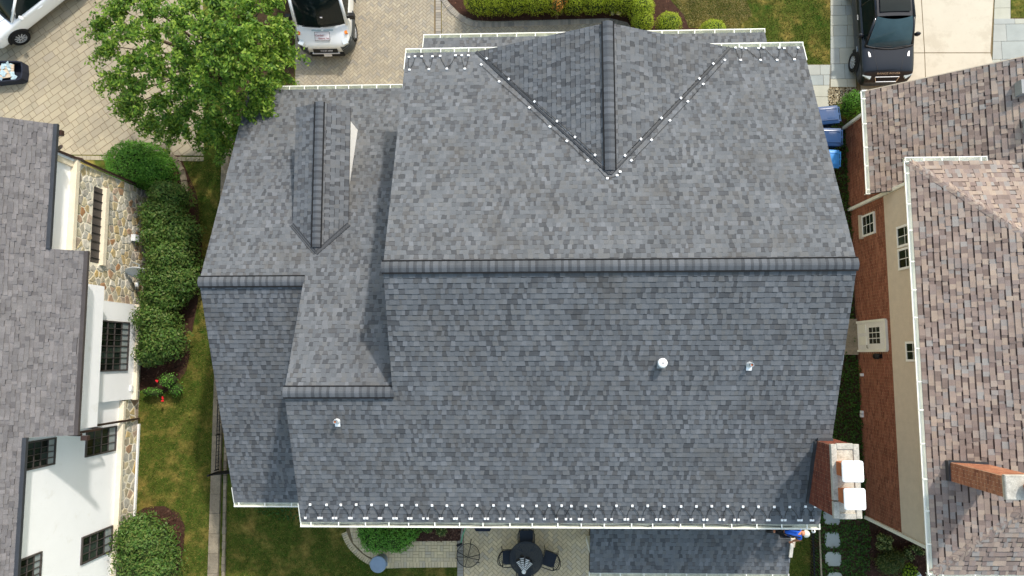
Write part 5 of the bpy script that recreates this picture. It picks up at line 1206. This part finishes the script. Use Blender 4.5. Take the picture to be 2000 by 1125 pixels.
    if vents:
        for s_ in (-1, 1): MB().box((s_*.7, .93, 1.035), (.075, .2, .02), rz=s_*-.12).build('hood_vent', MATS['chrome'], t, local=True)
        MB().box((-.985, 1.28, .72), (.02, .2, .05)).box((.985, 1.28, .72), (.02, .2, .05)).build('wing_vent', MATS['chrome'], t, local=True)
    if letters:
        text_mesh(letters, .1, 'lettering', 'chrome', t, Matrix.Translation((0, .245, .925)) @ Matrix.Rotation(R(42), 4, 'X') @ Matrix.Scale(1.25, 4, (1, 0, 0)))
    return t
suv('black luxury SUV facing the house on the pale concrete driveway', (12.97, 9.95, .016), R(0.5), 'car_black', 'windscreen_suv', True, letters='RANGE ROVER')
suv('white SUV parked at an angle in the top left corner', (-21.32, 12.55, .014), R(-50.3), 'car_white', 'windscreen', False)
def van(label, loc, rz):
    t = thing('delivery_van', label, 'van', loc, rz)
    hull(t, 'body', [(.02, .60, .74, .62, .30, .55, .80, .0), (.08, .78, .86, .70, .27, .60, .90, .01), (.25, .88, .97, .74, .26, .70, 1.0, .03), (.55, .93, 1.02, .84, .26, .85, 1.15, .04), (.78, .95, 1.025, .92, .26, .95, 1.25, .03), (1.0, .96, 1.025, .94, .26, 1.0, 1.3, .0), (2.0, .96, 1.025, .96, .26, 1.0, 1.34, 0), (5.2, .96, 1.025, .96, .26, 1.0, 1.34, 0), (5.4, .9, .98, .9, .3, 1.0, 1.3, 0)], 'car_white')
    up_ = MB(); y0, z0, y1, z1 = .72, 1.24, 1.38, 2.2
    patch(up_, (-.9, y1, z1), (.9, y1, z1), (.9, 2.0, 2.48), (-.9, 2.0, 2.48), 8, 4, (0, -.06, .04)); patch(up_, (-.9, 2.0, 2.48), (.9, 2.0, 2.48), (.92, 5.3, 2.5), (-.92, 5.3, 2.5), 8, 4, (0, 0, .04))
    for s_ in (-1, 1):
        up_.beam((s_*.965, y0+.0, z0), (s_*.91, y1, z1+.01), .1, .08)
        patch(up_, (s_*1.02, 2.0, 1.2), (s_*1.02, 5.3, 1.2), (s_*.92, 5.3, 2.5), (s_*.9, 2.0, 2.48), 4, 4, (s_*.03, 0, 0)); patch(up_, (s_*.93, 1.3, 2.1), (s_*.96, 2.05, 2.0), (s_*.91, 2.0, 2.49), (s_*.9, y1, z1), 3, 3)
        sw_ = MB(); patch(sw_, (s_*1.0, .95, 1.3), (s_*1.02, 2.0, 1.28), (s_*.95, 2.0, 2.05), (s_*.93, 1.42, 2.12), 4, 3); sw_.build('side_window', MATS['windscreen'], t, local=True)
        MB().box((s_*1.17, .98, 1.38), (.2, .12, .3)).beam((s_*.98, .98, 1.3), (s_*1.12, .98, 1.33), .06, .08).build('door_mirror', MATS['plastic_black'], t, local=True)
        MB().box((s_*.80, .26, .93), (.2, .34, .1), rz=s_*.42, M=None).build('headlight', MATS['headlamp'], t, local=True)
        MB().box((s_*.87, .55, 1.07), (.1, .22, .1), rz=s_*.3).build('indicator', MATS['amber'], t, local=True)
        bc = MB(); patch(bc, (s_*.66, -.02, .30), (s_*1.05, .42, .28), (s_*1.05, .42, .82), (s_*.66, -.02, .72), 6, 4, (s_*.1, -.1, 0)); patch(bc, (s_*.66, -.02, .72), (s_*1.05, .42, .82), (s_*.98, .46, .9), (s_*.62, .05, .84), 6, 2, (s_*.08, -.08, 0))
        bc.build('bumper_corner', MATS['plastic_grey'], t, local=True, smooth=True)
        MB().box((s_*1.04, 1.0, .62), (.03, 1.0, .34)).box((s_*1.04, 3.2, .5), (.03, 2.4, .2)).build('side_moulding', MATS['plastic_grey'], t, local=True)
        for y in (.85, 4.5): wheel(t, s_*.93, y, .36, .24, s_)
    up_.build('cab', MATS['car_white'], t, local=True, smooth=True)
    ws = MB(); patch(ws, (-.9, y0+.03, z0+.02), (.9, y0+.03, z0+.02), (.84, y1, z1), (-.84, y1, z1), 12, 6, (0, -.2, .02)); ws.build('windscreen', MATS['windscreen'], t, local=True, smooth=True)
    MB().box((0, .0, .36), (1.3, .1, .2)).build('bumper', MATS['plastic_black'], t, local=True)
    gr = MB().box((0, .01, .66), (.92, .2, .05), M=Matrix.Rotation(R(60), 3, 'X')).build('grille', MATS['plastic_black'], t, local=True)
    MB().box((0, .06, .775), (1.0, .06, .04)).box((0, -.05, .545), (1.04, .06, .04)).build('grille_frame', MATS['sign_white'], gr)
    text_mesh('215.201.6008', .085, 'grille_lettering', 'sign_white', t, Matrix.Translation((.05, -.025, .68)) @ Matrix.Rotation(R(60), 4, 'X'))
    MB().box((.02, -.06, .4), (.3, .02, .13), M=Matrix.Rotation(R(-25), 3, 'X')).build('licence_plate', MATS['sign_white'], t, local=True)
    tilt = Matrix.Translation((0, .36, 1.092)) @ Matrix.Rotation(R(27), 4, 'X')
    sg = MB().box((0, 0, 0), (.56, .3, .012)); o = sg.build('magnetic_sign', MATS['sign_white'], t, local=True); o.data.transform(tilt)
    ed = MB()
    for a, b, c, d_ in ((0, .15, .56, .012), (0, -.15, .56, .012), (.28, 0, .012, .3), (-.28, 0, .012, .3)): ed.box((a, b, .004), (c, d_, .014))
    o = ed.build('sign_border', MATS['print_dark'], t, local=True); o.data.transform(tilt)
    text_mesh('Cordon', .1, 'sign_lettering', 'print_red', t, tilt @ Matrix.Translation((-.1, .03, .01)))
    text_mesh('Electric, Inc.', .085, 'sign_lettering', 'print_red', t, tilt @ Matrix.Translation((.06, -.08, .01)))
    for x in (-.2, .25): 
        o = MB().box((x, .21, .0), (.36, .05, .008)).build('hood_lettering', MATS['plastic_film'], t, local=True); o.data.transform(tilt)
    MB().beam((-.7, .66, 1.3), (.0, .58, 1.34), .025, .02).beam((.1, .6, 1.34), (.75, .68, 1.34), .025, .02).build('wiper', MATS['plastic_black'], t, local=True)
    MB().box((.12, .8, 1.62), (.08, .02, .14)).build('windscreen_tag', MATS['sign_white'], t, local=True)
    return t
van('white delivery van with a magnetic sign on its bonnet', (-7.86, 11.54, .016), 0)

# ================================================================== bins and garden things
def wheelie(label, u, v, mt, rz):
    p = at(u, v, 1.05); t = thing('wheeled_bin', label, 'bin', (p.x, p.y, .01), rz, 'wheeled bins beside the house'); b = MB()
    for z0, z1, a0, a1, c0, c1 in ((.08, .98, .25, .30, .29, .37),):
        V = [(x*c, y*a, z) for z, a, c in ((z0, a0, c0), (z1, a1, c1)) for x, y in ((-1, -1), (1, -1), (1, 1), (-1, 1))]; b.add(V, BOXF)
    b.box((0, 0, .965), (.80, .66, .04)); b.build('body', MATS[mt], t, local=True)
    ld = MB(); V = []; F = []
    for j, x in enumerate(np.linspace(-.42, .40, 9)):
        e = 1-((x+.01)/.43)**4
        for i, y in enumerate(np.linspace(-.33, .33, 9)):
            f_ = 1-(y/.34)**4; V.append((float(x), float(y), .985+.075*max(0, e*f_)**.6))
    for j in range(8):
        for i in range(8): k = j*9+i; F.append((k, k+9, k+10, k+1))
    ld.add(V, F); lid = ld.build('lid', MATS[mt], t, smooth=True, local=True)
    MB().box((-.18, 0, 1.064), (.26, .36, .012)).build('lid_panel', MATS[mt], lid)
    for y in (-.2, .2): MB().box((.02, y, 1.06), (.66, .03, .014)).build('lid_rib', MATS[mt], lid)
    hb = MB().tube([(.44, -.28, 1.0), (.44, .28, 1.0)], .018, 8)
    for y in (-.24, 0, .24): hb.box((.40, y, .98), (.12, .05, .06))
    hb.build('handle', MATS[mt], t, local=True)
    for y in (-.27, .27):
        V = MB().tube([(.3, y-.03, .12), (.3, y+.03, .12)], .12, 14); V.build('wheel', MATS['tyre'], t, local=True)
wheelie('navy wheeled bin with a glossy lid, topmost of the three bins', 1617, 224, 'bin_navy', R(5)); wheelie('navy wheeled bin in the middle, between the other navy and the light blue one', 1622, 267, 'bin_navy', R(-2)); wheelie('light blue wheeled bin, lowest of the three bins', 1618, 309, 'bin_blue', R(-4))
p = at(738, 1103, .72); tc = thing('round_dustbin', 'round grey blue dustbin with a domed lid on the edge of the rear walk', 'dustbin', (p.x, p.y, .01))
MB().lathe((p.x, p.y, .01), [(.2, 0), (.21, .1), (.25, .64), (.265, .66)], 24).build('body', MATS['can_grey'], tc, smooth=True)
MB().lathe((p.x, p.y, .66), [(.29, 0), (.292, .03), (.25, .05), (.235, .045), (.16, .065), (.15, .06), (.02, .07)], 28).build('lid', MATS['can_grey'], tc, smooth=True)
for s_ in (-1, 1): MB().box((p.x+s_*.29, p.y, .6), (.05, .14, .04)).build('handle', MATS['can_grey'], tc)
p = at(20, 139, .4); tu = thing('plastic_tub', 'dark plastic tub holding beige boards in clear film on the courtyard', 'tub', (p.x-.2, p.y, .01), R(2)); b = MB()
out_ = [(-.9, -.42), (.45, -.36), (.62, -.3), (.66, 0), (.62, .34), (.45, .38), (-.9, .46)]
b.prism(out_, .0, .06); k = len(out_)
for i in range(k):
    a, c = out_[i], out_[(i+1) % k]; b.beam((a[0], a[1], .2), (c[0], c[1], .2), .05, .36)
b.build('tub', MATS['fabric_navy'], tu, local=True)
for i in range(3): MB().beam((-.55, -.2+i*.19, .3), (.3, -.14+i*.17, .34), .16, .03).build('board', MATS['board_beige'], tu, local=True)
fl = MB()
for i in range(26): fl.box((U(-.6, .45), U(-.32, .34), .33+U(0, .06)), (U(.1, .3), U(.05, .16), .006), M=Matrix.Rotation(U(0, 6), 3, 'Z') @ Matrix.Rotation(U(-.5, .5), 3, 'X'))
fl.build('plastic_film', MATS['plastic_film'], tu, local=True)
# patio furniture
def chair(label, u, v, rz, first=None):
    p = at(u, v, .45); t = thing('patio_chair', label, 'chair', (p.x, p.y, .012), rz, 'chairs round the patio table')
    V = []
    pts = [(-.23, -.22), (.23, -.22), (.24, .12), (.2, .22), (-.2, .22), (-.24, .12)]
    MB().prism(pts, .42, .48).build('seat_cushion', MATS['cushion_navy'], t, local=True)
    MB().tube([(-.25, -.24, .41), (.25, -.24, .41), (.26, .2, .41), (-.26, .2, .41), (-.25, -.24, .41)], .014, 6).build('seat_frame', MATS['iron_black'], t, local=True)
    arc = [(.29*math.cos(a), .1+.24*math.sin(a), .66+.12*math.sin(a)) for a in np.linspace(0, math.pi, 13)]
    MB().tube([(.29, -.22, .64)]+arc+[(-.29, -.22, .64)], .016, 6).build('arm_hoop', MATS['iron_black'], t, local=True)
    arc2 = [(.25*math.cos(a), .12+.2*math.sin(a)+.06, .5+.42*math.sin(a)) for a in np.linspace(.1, math.pi-.1, 11)]
    MB().tube(arc2, .014, 6).build('back_hoop', MATS['iron_black'], t, local=True)
    for x in np.linspace(-.17, .17, 6): MB().tube([(x, .24, .43), (x*1.05, .36-abs(x)*.25, .8-abs(x)*.7)], .007, 5).build('back_slat', MATS['iron_black'], t, local=True)
    for x, y in ((-.26, -.24), (.26, -.24), (-.24, .24), (.24, .24)): MB().tube([(x*1.05, y*1.1, 0), (x, y, .41), (x*1.1, y*.9, .64)], .013, 6).build('leg', MATS['iron_black'], t, local=True)
chair('dark metal patio chair at the top of the glass table', 1028, 1048, R(0)); chair('dark metal patio chair left of the glass table', 994, 1088, R(92)); chair('dark metal patio chair right of the glass table', 1073, 1092, R(-108)); chair('dark metal patio chair at the bottom edge, below the striped cloth', 1025, 1124, R(180))
p = at(1028, 1091, .72); tb_ = thing('patio_table', 'round dark glass patio table on the brick patio', 'table', (p.x, p.y, .012))
MB().lathe((p.x, p.y, .70), [(.57, 0), (.585, .008), (.58, .016), (.02, .016)], 40).build('glass_top', MATS['table_glass'], tb_)
MB().tube([(p.x+.585*math.cos(a), p.y+.585*math.sin(a), .706) for a in np.linspace(0, 2*math.pi, 41)], .012, 6, cap=False).build('rim', MATS['iron_black'], tb_)
for a in (45, 135, 225, 315): MB().tube([(p.x+.42*math.cos(R(a)), p.y+.42*math.sin(R(a)), .012), (p.x+.2*math.cos(R(a)), p.y+.2*math.sin(R(a)), .35), (p.x+.45*math.cos(R(a)), p.y+.45*math.sin(R(a)), .69)], .018, 6).build('leg', MATS['iron_black'], tb_)
# striped cloth bunched on the table
c0 = at(1023, 1118, .86); cl = thing('striped_cloth', 'black and white striped cloth bunched on the glass table', 'cloth', (p.x, p.y-.2, .73))
for (u, v, w_) in ((1011, 1095, .09), (1019, 1088, .1), (1031, 1091, .1), (1038, 1098, .09)):
    e = at(u, v, .80); n = 14
    for i in range(n):
        a, b_ = Vector(c0).lerp(e, .15+.85*i/n), Vector(c0).lerp(e, .15+.85*(i+1)/n); r0, r1 = w_*(.3+.7*i/n), w_*(.3+.7*(i+1)/n)
        MB().tube([a, b_], [r0*.8, r1*.8], 10).build('stripe', MATS['fabric_white' if i % 2 == 0 else 'fabric_navy'], cl, smooth=True)
MB().lathe((c0.x, c0.y, .73), [(.06, 0), (.08, .06), (.05, .14), (.01, .16)], 10).build('knot', MATS['fabric_white'], cl, smooth=True)
# wire mesh dome
p = at(914, 1086, .35); wd_ = thing('wire_dome', 'round black wire mesh fire screen with curved ribs on the patio', 'fire screen', (p.x, p.y, .012)); b = MB(); rr = .41
dome = lambda r_, a: (p.x+r_*math.cos(a), p.y+r_*math.sin(a), .28+.2*(1-(r_/rr)**2))
for k in range(1, 17): b.tube([dome(rr*k/17, a) for a in np.linspace(0, 2*math.pi, 25)], .0022, 3, cap=False)
for k in range(40): b.tube([dome(r_, 2*math.pi*k/40) for r_ in np.linspace(.04, rr, 6)], .0022, 3, cap=False)
b.build('mesh', MATS['iron_black'], wd_, kind='stuff')
MB().tube([dome(rr, a) for a in np.linspace(0, 2*math.pi, 37)], .012, 6, cap=False).build('rim', MATS['iron_black'], wd_)
for a in (75, 255, 5, 160, 185, 340): MB().tube([dome(r_, R(a)) for r_ in np.linspace(0, rr, 7)], .011, 5).build('rib', MATS['iron_black'], wd_)
for a in (80, 200, 320): MB().tube([(p.x+.38*math.cos(R(a)), p.y+.38*math.sin(R(a)), .28), (p.x+.5*math.cos(R(a)), p.y+.5*math.sin(R(a)), .012)], .013, 5).build('leg', MATS['iron_black'], wd_)
p = at(943, 1028, .45); o = MB().prism([(p.x-.27, p.y-.14), (p.x+.27, p.y-.14), (p.x+.3, p.y+.3), (p.x-.3, p.y+.3)], .012, .42).prism([(p.x-.25, p.y-.17), (p.x+.25, p.y-.17), (p.x+.3, p.y-.08), (p.x+.32, p.y+.34), (p.x-.32, p.y+.34), (p.x-.3, p.y-.08)], .42, .47).build('deck_box', MATS['fabric_navy']); tag(o, 'dark lidded box pushed under the rear eave', 'box')
o = MB().tube([at(914, 1020, .3), at(909, 1032, .1), at(904, 1045, .05), at(901, 1058, .04), at(899, 1062, .04)], .018, 7).build('garden_hose', MATS['hose_green'], smooth=True); tag(o, 'pale green garden hose trailing onto the patio', 'hose')
p = at(897, 1064, .05); o = MB().box((p.x, p.y, .06), (.16, .07, .08), rz=.4).tube([(p.x-.1, p.y-.03, .05), (p.x+.1, p.y+.05, .08)], .025, 6).build('hose_nozzle', MATS['iron_black']); tag(o, 'dark spray nozzle at the end of the green hose', 'nozzle')
for i, (u, v) in enumerate(((1197, 23), (1209, 25))):
    p = at(u, v, .1); o = MB().lathe((p.x, p.y, .012), [(.09, 0), (.1, .03), (.07, .12), (.02, .16)], 7, sx=.8 if i == 0 else 1.1, sy=1.3 if i == 0 else .7).build('garden_rock', MATS['concrete_cap'] if i == 0 else MATS['ledge_cream']); tag(o, ['pale grey rock in the mulch below the hedge', 'tan rock in the mulch next to the grey one'][i], 'rock')
p = at(1789, 1124, .3); o = MB().box((p.x, p.y, .2), (.22, .16, .36), rz=.6).box((p.x, p.y, .4), (.26, .2, .04), rz=.6).build('garden_lantern', MATS['dish_grey']); tag(o, 'pale grey box in the plants at the bottom right corner', 'box')
# white board on the edge of the porch roof and a floodlight under the eave
zp = lambda y: QZ0+(QZ1-QZ0)*(y-QY0)/(QY1-QY0)
b0, b1 = at(1548, 1052, zp(-5.35)+.06), at(1544, 1088, zp(-6.1)+.06)
bd = thing('white_board', 'white painted board lying along the right edge of the porch roof', 'board', b0)
MB().beam(b0, b1, .1, .04).build('board', MATS['wood_white'], bd); MB().beam(b0+Vector((.07, 0, -.01)), b0.lerp(b1, .45)+Vector((.07, 0, -.01)), .035, .06).build('batten', MATS['board_beige'], bd)
fp = at(1590, 1038, 4.6); fl_ = thing('flood_light', 'small white flood lamp beside the worker under the eave', 'lamp', fp)
MB().lathe((fp.x, fp.y, fp.z-.06), [(.02, .1), (.05, .05), (.06, 0), (.05, -.03)], 12).build('lamp_head', MATS['clip_white'], fl_, smooth=True); MB().tube([fp+Vector((0, 0, .02)), fp+Vector((-.12, .15, .1)), fp+Vector((-.35, .5, .15)), fp+Vector((-.5, .55, .15))], .018, 6).build('arm', MATS['iron_black'], fl_)

# ================================================================== the worker
wk_ = thing('person', 'worker in a blue T-shirt and pale cap kneeling on the rear porch roof', 'person', at(1534, 1038, 4.0))
def skin(name, V, E, Rd, mt, parent, root=0, sub=2):
    me = bpy.data.meshes.new(name); me.from_pydata([tuple(v) for v in V], E, []); o = link(name, me, MATS[mt], parent)
    s_ = o.modifiers.new('skin', 'SKIN'); s_.use_smooth_shade = True
    if not me.skin_vertices: me.skin_vertices.new()
    for i, r_ in enumerate(Rd):
        q = me.skin_vertices[0].data[i]; q.radius = r_ if isinstance(r_, tuple) else (r_, r_); q.use_root = (i == root)
    d = o.modifiers.new('subd', 'SUBSURF'); d.levels = sub; d.render_levels = sub; return o
J = dict(pel=at(1533, 1036.5, 4.38), sp=at(1543, 1038, 4.5), ch=at(1555, 1040, 4.55), ne=at(1564, 1041, 4.58), hb=at(1568, 1041.5, 4.57), he=at(1573, 1042, 4.52), ht=at(1577, 1042, 4.47),
         hl=at(1534, 1032, 4.33), kl=at(1537, 1031, 3.98), al=at(1512, 1030, 3.99), tl=at(1507, 1030, 3.96), hr=at(1532, 1040, 4.33), kr=at(1535, 1043, 3.96), ar=at(1512, 1038, 3.98), tr=at(1506, 1038, 3.95),
         sl=at(1560, 1034, 4.55), el=at(1553, 1029, 4.62), wl=at(1549, 1025.5, 4.8), sr=at(1561, 1047, 4.5), er=at(1563, 1054, 4.26), wr=at(1551, 1056, 3.93))
names = list(J); V = [J[k] for k in names]; ix = {k: i for i, k in enumerate(names)}
E = [(ix[a], ix[b]) for a, b in (('pel', 'sp'), ('sp', 'ch'), ('ch', 'ne'), ('ne', 'hb'), ('hb', 'he'), ('he', 'ht'), ('pel', 'hl'), ('hl', 'kl'), ('kl', 'al'), ('al', 'tl'), ('pel', 'hr'), ('hr', 'kr'), ('kr', 'ar'), ('ar', 'tr'), ('ch', 'sl'), ('sl', 'el'), ('el', 'wl'), ('ch', 'sr'), ('sr', 'er'), ('er', 'wr'))]
rad = dict(pel=.12, sp=.11, ch=.13, ne=.055, hb=.08, he=.092, ht=.06, hl=.09, kl=.06, al=.042, tl=.035, hr=.09, kr=.06, ar=.042, tr=.035, sl=.065, el=.045, wl=.032, sr=.065, er=.045, wr=.032)
Rd = [rad[k] for k in names]
for wr_, d in (('wl', Vector((-.3, .3, .9))), ('wr', Vector((-.75, -.55, -.35)))):
    d.normalize(); sdv = d.cross(Vector((0, 0, 1))).normalized(); pm = J[wr_]+d*.08; V.append(pm); pi_ = len(V)-1; E.append((ix[wr_], pi_)); Rd.append((.04, .022))
    for k in range(5):
        o_ = sdv*(.036-.018*k) if k < 4 else sdv*-.05
        a = pm+d*(.045 if k < 4 else -.01)+o_; b_ = a+d*(.035+.006*(k in (1, 2)))-Vector((0, 0, .012)) if k < 4 else a+(d*.6-sdv*.7).normalized()*.04
        V += [a, b_]; n = len(V); E += [(pi_, n-2), (n-2, n-1)]; Rd += [.0095, .008]
skin('body', V, E, Rd, 'skin', wk_)
def sub(name, keys, edges, rr, mt):
    i2 = {k: i for i, k in enumerate(keys)}; skin(name, [J[k] for k in keys], [(i2[a], i2[b]) for a, b in edges], rr, mt, wk_)
J['ml'] = J['sl'].lerp(J['el'], .65); J['mr'] = J['sr'].lerp(J['er'], .65)
sub('t_shirt', ['ch', 'sp', 'pel', 'sl', 'ml', 'sr', 'mr'], [('ch', 'sp'), ('sp', 'pel'), ('ch', 'sl'), ('sl', 'ml'), ('ch', 'sr'), ('sr', 'mr')], [.165, .15, .14, .088, .078, .088, .078], 'shirt_blue')
sub('trousers', ['pel', 'hl', 'kl', 'al', 'hr', 'kr', 'ar'], [('pel', 'hl'), ('hl', 'kl'), ('kl', 'al'), ('pel', 'hr'), ('hr', 'kr'), ('kr', 'ar')], [.145, .108, .075, .06, .108, .075, .06], 'trousers_black')
for a, t_ in (('al', 'tl'), ('ar', 'tr')):
    d = (J[t_]-J[a]).normalized(); skin('shoe', [J[a]+d*.0, J[a]+d*.1, J[a]+d*.24], [(0, 1), (1, 2)], [.062, .058, .045], 'plastic_black', wk_)
hd = J['he']; ax = (J['ht']-J['he']).normalized(); cp = MB(); e1 = ax.cross(Vector((0, 1, 0))).normalized(); e2 = ax.cross(e1); Vv = []; Ff = []
up_c = (Vector((.75, 0, .66))).normalized(); e1 = up_c.cross(Vector((0, 1, 0))).normalized(); e2 = up_c.cross(e1)
for i in range(6):
    a = (math.pi/2)*i/5
    for j in range(16):
        t_ = 2*math.pi*j/16; Vv.append(hd+(e1*math.cos(t_)+e2*math.sin(t_))*.118*math.cos(a)+up_c*.13*math.sin(a))
for i in range(5):
    for j in range(16): Ff.append((i*16+j, i*16+(j+1) % 16, (i+1)*16+(j+1) % 16, (i+1)*16+j))
cp.add(Vv, Ff); vf = (e1 if e1.x > 0 else -e1)
V2 = [hd+(e1*math.cos(t_)+e2*math.sin(t_))*.118 for t_ in np.linspace(-.9+math.pi, .9+math.pi, 8)]+[hd+(e1*math.cos(t_)*1.65+e2*math.sin(t_)*1.2)*.118 for t_ in np.linspace(-.9+math.pi, .9+math.pi, 8)]
cp.add(V2, [(i, i+1, 9+i, 8+i) for i in range(7)]); cp.build('cap', MATS['cap_grey'], wk_, smooth=True)
for o_ in (.09, -.09):
    sv = (J['sr']-J['sl']).normalized()*o_*1.3
    MB().tube([J['ch']+sv+Vector((.06, 0, .17)), J['sp']+sv*.9+Vector((0, 0, .165)), J['pel']+sv*.6+Vector((0, 0, .155)), J['pel']+sv*.5+Vector((-.12, 0, .05))], .022, 6).build('harness_strap', MATS['trousers_black'], wk_)
